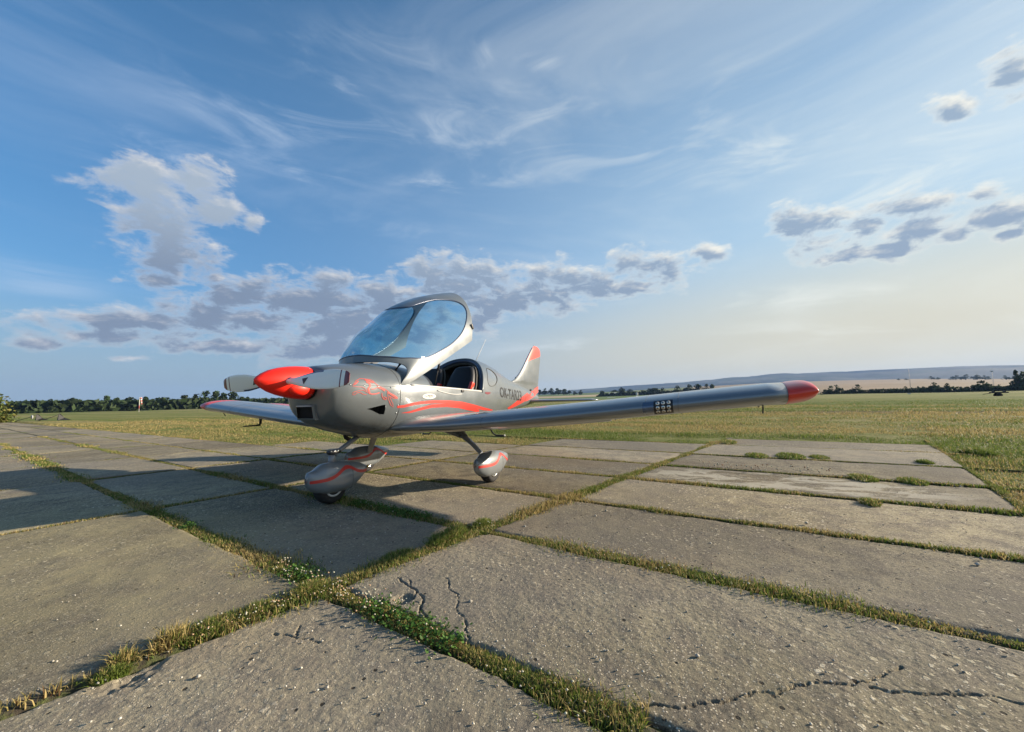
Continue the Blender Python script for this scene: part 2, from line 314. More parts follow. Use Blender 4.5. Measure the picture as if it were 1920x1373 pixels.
GREY = mat('gear_leg_grey', (.20,.21,.23), .35, .2, Coat_Weight=.3); CHR = mat('bare_metal', (.6,.6,.6), .25, 1)
GLASS2_ = None; WHT = mat('white_plastic', (.50,.50,.48), .4); TXT = mat('registration_black', (.012,.012,.014), .4)
MAR = mat('maroon_paint', (.16,.012,.02), .35, 0, Coat_Weight=.5); BLADE = mat('propeller_white', (.84,.82,.75), .32, 0, Coat_Weight=.5, Coat_Roughness=.1)
TYRE = mat('tyre_rubber', (.012,.012,.013), .75); SEALM = mat('blue_grey_rim', (.055,.075,.13), .3, .2, Coat_Weight=.5)
n = NT(TYRE); n.l(n.bump(n.noise(n.pos(), 60, 3), .4, .004).outputs[0], n.b.inputs['Normal'])
SEAM = mat('panel_seam', (.06,.06,.06), .7); BRASS = mat('brass_glint', (.65,.4,.12), .25, 1)
def glass_mat(name, tint, refl=1.0):
    m = bpy.data.materials.new(name); m.use_nodes = True; t = m.node_tree; t.nodes.clear()
    o = t.nodes.new('ShaderNodeOutputMaterial'); tr = t.nodes.new('ShaderNodeBsdfTransparent'); tr.inputs[0].default_value = (*tint, 1)
    g = t.nodes.new('ShaderNodeBsdfGlossy'); g.inputs['Roughness'].default_value = .06; g.inputs[0].default_value = (1, 1, 1, 1)
    fr = t.nodes.new('ShaderNodeFresnel'); fr.inputs[0].default_value = 1.5
    mu = t.nodes.new('ShaderNodeMath'); mu.operation = 'MULTIPLY'; gm = t.nodes.new('ShaderNodeNewGeometry'); io = t.nodes.new('ShaderNodeMapRange'); t.links.new(gm.outputs['Backfacing'], io.inputs[0]); io.inputs[3].default_value = 1.5; io.inputs[4].default_value = 1/1.5; t.links.new(io.outputs[0], fr.inputs[0])
    t.links.new(fr.outputs[0], mu.inputs[0]); mu.inputs[1].default_value = refl
    mx = t.nodes.new('ShaderNodeMixShader'); t.links.new(mu.outputs[0], mx.inputs[0]); t.links.new(tr.outputs[0], mx.inputs[1]); t.links.new(g.outputs[0], mx.inputs[2])
    t.links.new(mx.outputs[0], o.inputs[0]); return m
GLASS = glass_mat('blue_tinted_canopy_glass', (.46,.72,.85), 2.2); GLASS2 = mat('tinted_side_window', (.15,.16,.165), .12, 0, Coat_Weight=1)

# ------------------------------------------------------------------ patches cut out of a surface
def pip(px, py, poly):
    ins = np.zeros(len(px), bool); n = len(poly)
    for i in range(n):
        x1, y1 = poly[i]; x2, y2 = poly[(i+1) % n]
        if y1 == y2: continue
        c = ((y1 > py) != (y2 > py)) & (px < (x2-x1)*(py-y1)/(y2-y1)+x1); ins ^= c
    return ins
def densify(poly, d):
    out = []
    for i in range(len(poly)):
        a, b = np.array(poly[i]), np.array(poly[(i+1) % len(poly)]); k = max(1, int(math.ceil(np.linalg.norm(b-a)/d)))
        out += [tuple(a+(b-a)*j/k) for j in range(k)]
    return out
def smooth_poly(poly, it=2):
    for _ in range(it):
        q = []
        for i in range(len(poly)):
            a, b = np.array(poly[i]), np.array(poly[(i+1) % len(poly)]); q += [tuple(.75*a+.25*b), tuple(.25*a+.75*b)]
        poly = q
    return poly
def patch(name, fn, outer, holes, d, m, parent, smooth=True, flip=False):
    """triangulate the region (outer minus holes) in parameter space and map it with fn"""
    outer = densify(outer, d); holes = [densify(h, d*.6) for h in holes]
    pts = list(outer); edges = [(i, (i+1) % len(outer)) for i in range(len(outer))]
    for h in holes:
        b = len(pts); pts += h; edges += [(b+i, b+(i+1) % len(h)) for i in range(len(h))]
    xs = [p[0] for p in outer]; ys = [p[1] for p in outer]
    gx, gy = np.meshgrid(np.arange(min(xs)+d/2, max(xs), d), np.arange(min(ys)+d/2, max(ys), d)); gx = gx.ravel(); gy = gy.ravel()
    k = pip(gx, gy, outer)
    for h in holes: k &= ~pip(gx, gy, h)
    P = np.array(pts); gx, gy = gx[k], gy[k]
    if len(gx):
        dm = np.min((gx[:, None]-P[None, :, 0])**2+(gy[:, None]-P[None, :, 1])**2, axis=1); k = dm > (d*.35)**2; gx, gy = gx[k], gy[k]
    allp = [Vector(p) for p in pts]+[Vector((a, b)) for a, b in zip(gx, gy)]
    v2, _, f2, *_r2 = delaunay_2d_cdt(allp, edges, [], 0, 1e-7)
    A = np.array([(v.x, v.y) for v in v2]); C = np.array([A[list(f)].mean(axis=0) for f in f2])
    k = pip(C[:, 0], C[:, 1], outer)
    for h in holes: k &= ~pip(C[:, 0], C[:, 1], h)
    F = [tuple(f) if not flip else tuple(reversed(f)) for f, q in zip(f2, k) if q]
    used = sorted({i for f in F for i in f}); re = {i: j for j, i in enumerate(used)}
    return link_mesh(name, [fn(*A[i]) for i in used], [tuple(re[i] for i in f) for f in F], m, parent, smooth)
KT = .45                                     # scale of the angle axis so that both parameters are about metres
def fn_body(b, off=0.): return lambda x, v: b.point(x, v/KT, off)
def fn_side(b, off=.0015, side=-1): return lambda x, z: b.side(x, z, side, off)
def recess(name, poly, side, depth, m, parent):
    poly = densify(poly, .02); V = [body.side(x, z, side, .001) for x, z in poly]; c = np.mean(V, axis=0)
    Wv = [p+(c-p)*.12+np.array((0, -side*depth, 0)) for p in V]; k = len(V)
    F = [(i, (i+1) % k, k+(i+1) % k, k+i) for i in range(k)]+[tuple(range(k, 2*k))]
    return link_mesh(name, V+Wv, F, m, parent, False)
plane = empty('light_aircraft', (0, 0, 0), label='small silver two-seat low-wing aircraft with red spinner and wingtips, canopy tilted open', category='aircraft')
PI = math.pi
naca = [(.813,.903),(.871,.916),(.955,.935),(.992,.939),(.997,.892),(.996,.845),(.958,.846),(.92,.863),(.871,.886)]
rwin = smooth_poly([(3.17,1.45),(3.08,1.36),(2.985,1.25),(2.985,1.19),(3.06,1.155),(3.25,1.18),(3.42,1.27),(3.44,1.36),(3.33,1.425)], 2)
def ang(poly, side): return [(x, body.th_of(x, z, side)*KT) for x, z in poly]
# cowling: whole tube with the NACA inlet cut out of both sides
cow = patch('engine_cowling', fn_body(body), [(.478, -PI/2*KT), (1.147, -PI/2*KT), (1.147, 1.5*PI*KT), (.478, 1.5*PI*KT)],
            [ang(naca, -1), [(x, t) for x, t in ang(naca, 1)]], .028, SIL, plane)
for sd_ in (-1, 1):
    recess('side_inlet', naca, sd_, .07, DUCT, cow)
# inner cheek of the inlet
tube('inlet_lip', [body.side(x, z, -1, .002) for x, z in [(.99,.938),(.998,.90),(.996,.848)]], .004, SIL, cow, 6)
bmx = bmesh.new(); V = []
fr = [body.point(.4785, t) for t in np.linspace(-PI/2, 1.5*PI, 40, endpoint=False)]
link_mesh('cowl_front', fr+[(.478, 0, 1.15)], [(i, (i+1) % 40, 40) for i in range(40)], DUCT, cow, False); bmx.free()
# chin air inlet : rim, shallow mouth blackened to stand for the shade inside
def chin(y, z, o): return (.486+(.936-z)*.16+abs(y)*.015+o, y, z)
ym, z0c, z1c = .108, .832, .936
rimo = densify([(-ym-.012, z0c-.012), (ym+.012, z0c-.012), (ym+.008, z1c+.012), (-ym-.008, z1c+.012)], .03)
rimi = densify([(-ym, z0c), (ym, z0c), (ym-.004, z1c), (-ym+.004, z1c)], .03)
box = [(-ym, z0c), (ym, z0c), (ym-.004, z1c), (-ym+.004, z1c)]
V = [chin(y, z, -.030) for y, z in box]+[chin(y, z, -.022) for y, z in [(-ym-.014, z0c-.016), (ym+.014, z0c-.016), (ym+.012, z1c+.014), (-ym-.012, z1c+.014)]]+[(chin(y, z, .10)) for y, z in [(-ym-.02, z0c-.02), (ym+.02, z0c-.02), (ym+.02, z1c+.02), (-ym-.02, z1c+.02)]]
F = [(i, (i+1) % 4, 4+(i+1) % 4, 4+i) for i in range(4)]+[(4+i, 4+(i+1) % 4, 8+(i+1) % 4, 8+i) for i in range(4)]
ch = link_mesh('chin_inlet', V, F, SIL, cow, False)
V = [chin(y, z, -.0305) for y, z in box]+[chin(y*.98, .5*(z0c+z1c)+(z-.5*(z0c+z1c))*.98, -.006) for y, z in box]
link_mesh('inlet_black_mouth', V, [(i, (i+1) % 4, 4+(i+1) % 4, 4+i) for i in range(4)]+[(4, 5, 6, 7)], DUCT, cow, False)
# fuselage: lower tub, rear upper shell (slanted hoop edge), front deck
def sill_th(x): return body.th_of(x, zsill(x), 1)
def fn_rear(s, v):           # s 0..L from the hoop rearward, v is angle*KT
    th = v/KT; up = max(math.sin(th), 0); x0 = 2.745+.37*up**1.2; L = 6.12-2.745
    return body.point(x0+(6.12-x0)*s/L, th)
X0, X1 = 1.153, 2.745
tub_out = [(x, sill_th(x)*KT) for x in np.linspace(X0, X1, 30)]
tub_out = [(x, (t-0)) for x, t in tub_out]
# the tub runs from the starboard sill downward round the keel to the port sill: angle from sill to -(pi+sill)
poly = [(x, t) for x, t in tub_out]+[(x, (-PI-(t/KT))*KT) for x, t in reversed(tub_out)]
fus = patch('fuselage', fn_body(body), poly, [], .035, SIL, plane)
rs = [(s, t*KT) for s, t in [(0, sill_th(X1))]]
Lr = 6.12-2.745; ts = sill_th(X1)
def r_inv(x, th):
    up = max(math.sin(th), 0); x0 = 2.745+.37*up**1.2; return ((x-x0)*Lr/(6.12-x0), th*KT)
hol = []
for sd_ in (-1, 1): hol.append([r_inv(x, body.th_of(x, z, sd_)) for x, z in rwin])
hol[1] = [(a, b) for a, b in hol[1]]
rear = patch('rear_fuselage', fn_rear, [(0, ts*KT), (Lr, ts*KT), (Lr, (PI-ts)*KT), (0, (PI-ts)*KT)], hol, .035, SIL, plane)
low = patch('rear_belly', fn_body(body), [(X1, ts*KT), (6.12, ts*KT), (6.12, (-PI-ts)*KT), (X1, (-PI-ts)*KT)], [], .045, SIL, plane)
for sd_ in (-1, 1):
    w_ = patch('rear_window', fn_side(body, -.004, sd_), rwin, [], .03, GLASS2, rear)
    rim = densify(rwin, .02); tube('window_seal', [body.side(x, z, sd_, .001) for x, z in rim+rim[:1]], .004, SEAM, rear, 6, cap=False)
dk = patch('front_deck', fn_body(deck), [(1.153, .10), (1.62, .10), (1.62, PI*KT-.10), (1.153, PI*KT-.10)], [], .03, SIL, plane)
# instrument panel with glare shield
V = []; ns = 14
pts = [deck.point(1.62, t) for t in np.linspace(.25, PI-.25, ns)]
for p in pts: V.append(p+np.array((-.12, 0, -.004)))
for p in pts: V.append(p+np.array((.06, 0, -.01)))
for p in pts: V.append(np.array((1.72, p[1]*.97, p[2]-.03)))
for p in pts: V.append(np.array((1.66, p[1]*.94, .85)))
F = [(a*ns+i, a*ns+i+1, (a+1)*ns+i+1, (a+1)*ns+i) for a in range(3) for i in range(ns-1)]
ip = link_mesh('instrument_panel', V, F, BLK, plane)
for yy, zz, r_ in ((-.2,1.2,.06),(-.2,1.08,.045),(.2,1.2,.06),(0,1.2,.055)):
    tube('dial', [(1.70,yy,zz),(1.735,yy,zz)], r_, SEAM, ip, 16)
# cabin lining, floor, bulkhead
lin = [(x, t+.0) for x, t in tub_out]
fnl = lambda x, v: body.point(x, v/KT, -.022)
patch('cabin_lining', fnl, poly, [], .07, LIN, fus)
fnr = lambda s, v: (lambda p: p-np.array((0, p[1]*.05, (p[2]-1.02)*.05)))(fn_rear(s, v))
patch('headliner', fnr, [(.01, ts*KT), (1.3, ts*KT), (1.3, (PI-ts)*KT), (.01, (PI-ts)*KT)],
      [[(max(a, .02), b) for a, b in smooth_poly(h, 0)] for h in hol], .05, LIN, rear)
bmx = bmesh.new(); box_bm(bmx, (2.3, 0, .68), (2.2, .95, .03)); from_bm('cabin_floor', bmx, LIN, fus, False)
# hoop: broad blue-grey inner rim and thin bright outer edge, sill strips
hp = [np.array(fn_rear(0, t*KT)) for t in np.linspace(ts-.02, PI-ts+.02, 48)]
def hoop(name, r, off, dx, m, par):
    return tube(name, [p+np.array((dx, 0, 0))+off*np.array((0, -p[1], 1.05-p[2]))/np.linalg.norm((p[1], p[2]-1.05)) for p in hp], r, m, par, 10)
hoop('canopy_arch', .014, .004, 0, SIL, rear); hoop('arch_seal', .030, .032, .012, SEALM, rear); hoop('arch_lining', .034, .066, .035, LIN, rear)
for sd_ in (-1, 1):
    pts = [body.side(x, zsill(x), sd_, -.004) for x in np.linspace(1.3, 2.73, 24)]
    tube('sill_rail', pts, .012, WHT, fus, 8)
    pts = [body.side(x, zsill(x)-.05-.02*math.sin((x-1.8)/.5*PI) , sd_, .002) for x in np.linspace(1.72, 2.22, 14)]
    tube('latch_rod', pts, .006, WHT, fus, 6)
    bmx = bmesh.new(); p = body.side(2.24, zsill(2.24)-.02, sd_, .004); box_bm(bmx, p, (.05, .016, .035), None, .005); from_bm('canopy_latch', bmx, BLK, fus)
# firewall seam, hinge seams, fasteners
tube('firewall_seam', [body.point(1.15, t, .0008) for t in np.linspace(-PI/2+.3, 1.5*PI-.3, 70)], .0022, SEAM, cow, 5)
tube('cowl_seam', [body.side(x, 1.135-.03*(x-.5), -1, .0006) for x in np.linspace(.52, 1.14, 30)], .0014, SEAM, cow, 5)
for x, z in [(.643,1.134),(.774,1.126),(.914,1.117),(1.042,1.108),(1.125,1.049),(1.127,.93),(1.13,.85),(1.172,1.12)]:
    for sd_ in (-1, 1):
        a, b = body.side(x, z, sd_, -.002), body.side(x, z, sd_, .003); tube('fastener', [a, b], .0075, CHR if z != 1.12 else CHR, cow, 10)
# side graphics
def ribbon(name, R, m, parent, off=.0018, sub=3, side=-1):
    L, Rr = [], []
    for i in range(len(R)-1):
        a, b = np.array(R[i]), np.array(R[i+1])
        for k in range(sub): q = a+(b-a)*k/sub; L.append(q[:2]); Rr.append(q[2:])
    L.append(np.array(R[-1][:2])); Rr.append(np.array(R[-1][2:])); V = []
    for a, b in zip(L, Rr):
        for k in (0, .5, 1): q = a*(1-k)+b*k; V.append(body.side(q[0], q[1], side, off))
    F = []
    for i in range(len(L)-1):
        for k in (0, 1): F.append((i*3+k, i*3+k+1, i*3+k+4, i*3+k+3))
    return V, F
def ribbons(name, Ls, m, parent, **k):
    V, F = [], []
    for i, R in enumerate(Ls):
        v, f = ribbon(name, R, m, parent, off=.0016+.0002*i, **k); b = len(V); V += v; F += [tuple(q+b for q in g) for g in f]
    return link_mesh(name, V, F, m, parent)
PINK = mat('outline_red_decal', (.52,.062,.05), .5)
for sd_ in (-1, 1):
    ribbons('running_animal_emblem', ANIMAL, PINK, cow, side=sd_)
    for R in [[((a+c)/2+(a-c)*.64, (b+d)/2+(b-d)*.64, (a+c)/2-(a-c)*.64, (b+d)/2-(b-d)*.64) for a, b, c, d in Q] for Q in STRIPES]: ribbons('red_stripe', [R], DRED, fus, side=sd_, sub=4)
    ov = [(1.576+.115*math.cos(t), 1.018+.030*math.sin(t)) for t in np.linspace(0, 2*PI, 28, endpoint=False)]
    st = patch('oval_sticker', fn_side(body, .0022, sd_), ov, [], .03, WHT, fus)
    mk = [(-.075,.006,.008,.012),(-.058,-.006,.008,.010),(-.045,.002,.018,.006),(-.02,.006,.02,.012),(.004,.004,.02,.014),(.03,.005,.02,.012),(.052,.004,.016,.012),(.01,-.014,.05,.004)]
    V, F = [], []
    for a, b, w_, h_ in mk:
        k = len(V); V += [body.side(1.576+a+u*w_*.5, 1.018+b+v*h_*.5, sd_, .0034) for u, v in ((-1,-1),(1,-1),(1,1),(-1,1))]; F.append((k, k+1, k+2, k+3))
    link_mesh('sticker_print', V, F, TXT, fus, False)
    V = [body.side(2.93+u*.09, 1.062+v*.014-(abs(u) < .5)*(v < 0)*.006, sd_, .003) for u, v in ((-1,-.2),(-.6,-1),(0,-1),(.6,-1),(1,-.2),(1,1),(-1,1))]
    link_mesh('step_placard', V, [tuple(range(7))], MAR, rear, False)
# registration OK-TAR23
cu = bpy.data.curves.new('registration', 'FONT'); cu.body = 'OK-TAR23'; cu.size = 1; cu.offset = .018; cu.resolution_u = 4; to = bpy.data.objects.new('tmp', cu); COL.objects.link(to)
bpy.context.view_layer.update(); dg = bpy.context.evaluated_depsgraph_get(); tm = bpy.data.meshes.new_from_object(to.evaluated_get(dg)); bpy.data.objects.remove(to)
bb = bmesh.new(); bb.from_mesh(tm); bmesh.ops.triangulate(bb, faces=bb.faces); bmesh.ops.subdivide_edges(bb, edges=[e for e in bb.edges if e.calc_length() > .12], cuts=1)
xs = [v.co.x for v in bb.verts]; ys = [v.co.y for v in bb.verts]; ax, bx_, ay, by = min(xs), max(xs), min(ys), max(ys)
for sd_ in (-1, 1):
    b2 = bb.copy()
    for v in b2.verts:
        u = (v.co.x-ax)/(bx_-ax); w_ = (v.co.y-ay)/(by-ay)
        if sd_ > 0: u = 1-u
        x = 3.43+1.36*u; zlo = 1.004-.075*u; zhi = 1.164-.038*u
        v.co = body.side(x, zlo+(zhi-zlo)*w_, sd_, .0022)
    from_bm('registration_lettering', b2, TXT, rear, False)
bb.free()
# ------------------------------------------------------------------ spinner and propeller
spin = [(0,.001),(.004,.012),(.02,.032),(.06,.062),(.12,.094),(.20,.120),(.28,.137),(.36,.147),(.44,.151),(.468,.150),(.470,.140)]
V, F = [], []; nn = 48
for x, r in spin:
    for k in range(nn): a = 2*PI*k/nn; V.append((x, r*math.cos(a), 1.168-.012*x/.47+r*math.sin(a)))
sp = grid('spinner', V, len(spin), nn, SPIN, plane, closed_v=True)
for k in range(10):
    a = 2*PI*(k+.3)/10; x, r = .452, .1512
    tube('spinner_screw', [(x, (r-.002)*math.cos(a), 1.156+(r-.002)*math.sin(a)), (x, (r+.0015)*math.cos(a), 1.156+(r+.0015)*math.sin(a))], .005, CHR, sp, 8)
BX, BZ = .225, 1.164
bl_sec = [(.10,.050,.046,50),(.15,.054,.042,46),(.20,.068,.036,40),(.28,.100,.026,33),(.38,.134,.020,27),(.50,.160,.016,22),(.62,.163,.013,19),(.72,.146,.010,16),(.79,.120,.008,15),(.825,.095,.006,14),(.838,.072,.004,14)]
def blade_pt(sgn, r, c, th, pit, u):
    # chord c; u angle around an ellipse-like aerofoil, pitch from the disc plane
    a = c*.5*math.cos(u); b = th*.5*math.sin(u)*(1.25 if math.sin(u) > 0 else .75)
    p = math.radians(pit); q = a*math.cos(p)-b*math.sin(p); x = a*math.sin(p)+b*math.cos(p)
    # sgn -1: port blade; turning it half a turn about the shaft gives the other
    return (BX+x*(-1), sgn*r, BZ-sgn*(-q)+(.006*sgn))
for sgn in (-1, 1):
    nr = 30; rr = np.linspace(.10, .838, nr); fc = pchip([s[0] for s in bl_sec], [s[1] for s in bl_sec]); ft = pchip([s[0] for s in bl_sec], [s[2] for s in bl_sec]); fp = pchip([s[0] for s in bl_sec], [s[3] for s in bl_sec])
    rr = sorted(list(rr)+[.725,.735,.748,.76])
    V, F, FM = [], [], []; nu = 28
    for r in rr:
        for k in range(nu): V.append(blade_pt(sgn, r, fc(r), ft(r), fp(r)*.55, 2*PI*k/nu))
    for i in range(len(rr)-1):
        rm = .5*(rr[i]+rr[i+1])
        for k in range(nu):
            F.append((i*nu+k, i*nu+(k+1) % nu, (i+1)*nu+(k+1) % nu, (i+1)*nu+k))
            lead = abs(((k+.5)*2*PI/nu)-PI) < .78
            FM.append(1 if rm > .775 else (1 if .735 < rm < .752 else (2 if lead and rm < .52 else 0)))
    F.append(tuple(range((len(rr)-1)*nu, len(rr)*nu))); FM.append(1)
    bl = link_mesh('propeller_blade', V, F, BLADE, plane, mats=[BLADE, MAR, SEALM], fm=FM)
    tube('blade_root', [(BX+.012, sgn*.06, BZ), (BX+.010, sgn*.115, BZ), (BX+.008, sgn*.145, BZ)], [.040,.034,.028], SEALM, bl, 20)
    V = []; nb_ = 16
    for i_ in range(9):
        for k_ in range(nb_):
            a1, a2 = PI*i_/8, 2*PI*k_/nb_; V.append((.345+.115*math.cos(a1), sgn*.098+.062*math.sin(a1)*math.cos(a2), 1.160+sgn*.060+.066*math.sin(a1)*math.sin(a2)))
    grid('spinner_bulge', V, 9, nb_, SPIN, sp, closed_v=True)
    # small black triangular maker's mark on the face
    V = []
    for r, q in ((.30,-.022),(.37,-.030),(.335,.030)):
        c = fc(r); p = math.radians(fp(r)*.55); a = q*-sgn if False else q
        V.append((BX-(a*math.sin(p))-ft(r)*.62*math.cos(p)-.0035, sgn*r, BZ+sgn*(a*math.cos(p)-ft(r)*.62*-math.sin(p))+.006*sgn))
    link_mesh('blade_mark', V, [(0, 1, 2)], TXT, bl, False)
# ------------------------------------------------------------------ canopy, hinged forward
def glass_half(side):
    L = [(.025,.5),(.022,.585),(.020,.67),(.022,.74),(.035,.825),(.13,.895),(.24,.925),(.39,.94),(.57,.948),(.70,.943),(.82,.925),(.91,.87),(.955,.81),(.94,.755),(.86,.695),(.76,.655),(.66,.63),(.56,.615),(.47,.60),(.435,.56),(.43,.5)]
    return L
hl = glass_half(1); gl = hl+[(s, 1-t) for s, t in reversed(hl[1:-1])]
gl = smooth_poly([(s*1.9, t*PI*.62) for s, t in gl], 2)
fn_can = lambda off: (lambda a, b: canopy_pt(min(max(a/1.9, 0), 1), min(max(b/.62, 0), PI), off))
PO = [(0, 0), (1.9, 0), (1.9, PI*.62), (0, PI*.62)]
can = patch('canopy_frame', fn_can(0), PO, [gl], .035, SIL, plane)
patch('canopy_inner_frame', fn_can(-.018), PO, [gl], .05, mat('canopy_lining', (.035,.045,.07), .45, .1), can)
patch('canopy_glass', fn_can(-.002), gl, [], .035, GLASS, can)
tube('canopy_seal', [canopy_pt(a/1.9, b/.62, -.002) for a, b in gl+gl[:1]], .0075, SEALM, can, 6, cap=False)
for sd_ in (0, PI):
    tube('gas_strut', [canopy_pt(.50, abs(sd_-.06), -.03), (Vector(canopy_pt(.50, abs(sd_-.06), -.03))+Vector(body.side(1.74, 1.17, 1 if sd_ == 0 else -1, -.03)))/2], .013, BLK, can, 8)
    tube('strut_rod', [canopy_pt(.50, abs(sd_-.06), -.03), body.side(1.74, 1.17, 1 if sd_ == 0 else -1, -.03)], .008, BLK, can, 8)
    pq = Vector(canopy_pt(.985, abs(sd_-.23), .012)); bmx = bmesh.new(); box_bm(bmx, pq, (.03, .014, .075), Euler((0, -.5, 0)), .004); from_bm('canopy_lock', bmx, BLK, can)
tube('hinge_arm', [(1.32, -.42, 1.20), (1.22, -.40, 1.30), raise_pt(np.array((1.3, -.42, 1.25)))], .014, BLK, can, 8)
tube('hinge_arm', [(1.32, .42, 1.20), (1.22, .40, 1.30), raise_pt(np.array((1.3, .42, 1.25)))], .014, BLK, can, 8)
# ------------------------------------------------------------------ seats
for y in (-.27, .27):
    st = empty('seat', (2.45, y, .72)); st.parent = plane
    V = []; rows = [(0.0,.0,.22,.07),(.10,.25,.235,.075),(.20,.45,.225,.07),(.27,.60,.19,.06),(.30,.66,.165,.055),(.315,.705,.14,.05),(.32,.722,.09,.03)]
    for dx, dz, hw, hd in rows:
        for k in range(20):
            a = 2*PI*k/20; c, s_ = math.cos(a), math.sin(a)
            V.append((dx+hd*math.copysign(abs(s_)**.7, s_), hw*math.copysign(abs(c)**.55, c), dz))
    F = [(i*20+k, i*20+(k+1) % 20, (i+1)*20+(k+1) % 20, (i+1)*20+k) for i in range(len(rows)-1) for k in range(20)]+[tuple(range((len(rows)-1)*20, len(rows)*20))]
    bk = link_mesh('backrest', V, F, SEATM, st)
    tube('backrest_piping', [(r[0]+.065, -r[2]*.97, r[1]) for r in rows]+[(r[0]+.065, r[2]*.97, r[1]) for r in reversed(rows)], .012, mat('seat_piping', (.09,.085,.075), .7), st, 6)
    bmx = bmesh.new(); box_bm(bmx, (-.23, 0, .02), (.46, .42, .11), Euler((0, .08, 0)), .035); from_bm('cushion', bmx, SEATM, st)
    bmx = bmesh.new(); box_bm(bmx, (.16, -.20, .43), (.07, .05, .13), Euler((.2, .3, 0)), .015); box_bm(bmx, (.17, -.19, .35), (.05, .07, .05), Euler((0, .3, .2)), .012); from_bm('belt_buckle', bmx, RED, st)
# whip aerial
tube('whip_aerial', [(3.50, 0, 1.57), (3.68, 0, 1.78), (3.87, 0, 2.0)], [.006,.004,.003], WHT, plane, 6)
# ------------------------------------------------------------------ wings
YT = 3.885
w_le = pchip([.35,.5,.7,1.0,3.8],[1.16,1.20,1.30,1.36,1.58]); w_te = pchip([.35,.5,.8,1.1,3.8],[2.98,2.93,2.84,2.80,2.74])
w_zc = pchip([.35,.5,.8,1.2,3.8],[.690,.695,.700,.722,.940]); w_tk = pchip([.35,.6,.9,1.4,3.8],[.150,.145,.150,.150,.158])
def foil(t):       # t in [-1,1], -1 TE lower, 0 LE, 1 TE upper -> (x/c, half thickness signed)
    x = t*t; y = 5*(.2969*math.sqrt(x)-.1260*x-.3516*x*x+.2843*x**3-.1015*x**4)
    cam_ = .022*4*x*(1-x)*.9
    return x, (y if t > 0 else -y), cam_
def wing_pt(y, t, side, tip=0.):
    yy = min(y, YT); le, te, zc, tk = w_le(yy), w_te(yy), w_zc(yy), w_tk(yy); sc = 1.
    if y > YT:
        q = min((y-YT)/(4.078-YT), 1); sc = max(1-q**5, 0)**.2; a = .02*q**4; le, te = le+a*1.55, te-.10*q**3; zc += .085*(y-YT)+.012*q
    c = te-le; x, h, cm = foil(t)
    zt = h*tk*min(c, 1.32)*sc**1.0*1.0
    return np.array((le+x*c, side*y, zc+zt+cm*c*sc-.02*(x-.3)*1.0))
def wing_part(name, ys, ts, side, m, parent, endcap=False, xf=None):
    V = [wing_pt(y, t, side) for y in ys for t in ts]
    if xf: V = [xf(v) for v in V]
    nt = len(ts); F = [(i*nt+j, i*nt+j+1, (i+1)*nt+j+1, (i+1)*nt+j) for i in range(len(ys)-1) for j in range(nt-1)]
    F += [(i*nt+nt-1, i*nt, (i+1)*nt, (i+1)*nt+nt-1) for i in range(len(ys)-1)]
    F += [tuple(range(nt-1, -1, -1)), tuple(range((len(ys)-1)*nt, len(ys)*nt))]
    return link_mesh(name, V, F, m, parent)
tq = math.sqrt(.755); T0 = list(np.sin(np.linspace(-1, 1, 49)*PI/2)*tq); T0 = [math.copysign(abs(t/tq)**1.0, t)*tq for t in T0]
Tfull = list(np.linspace(-1, 1, 61))
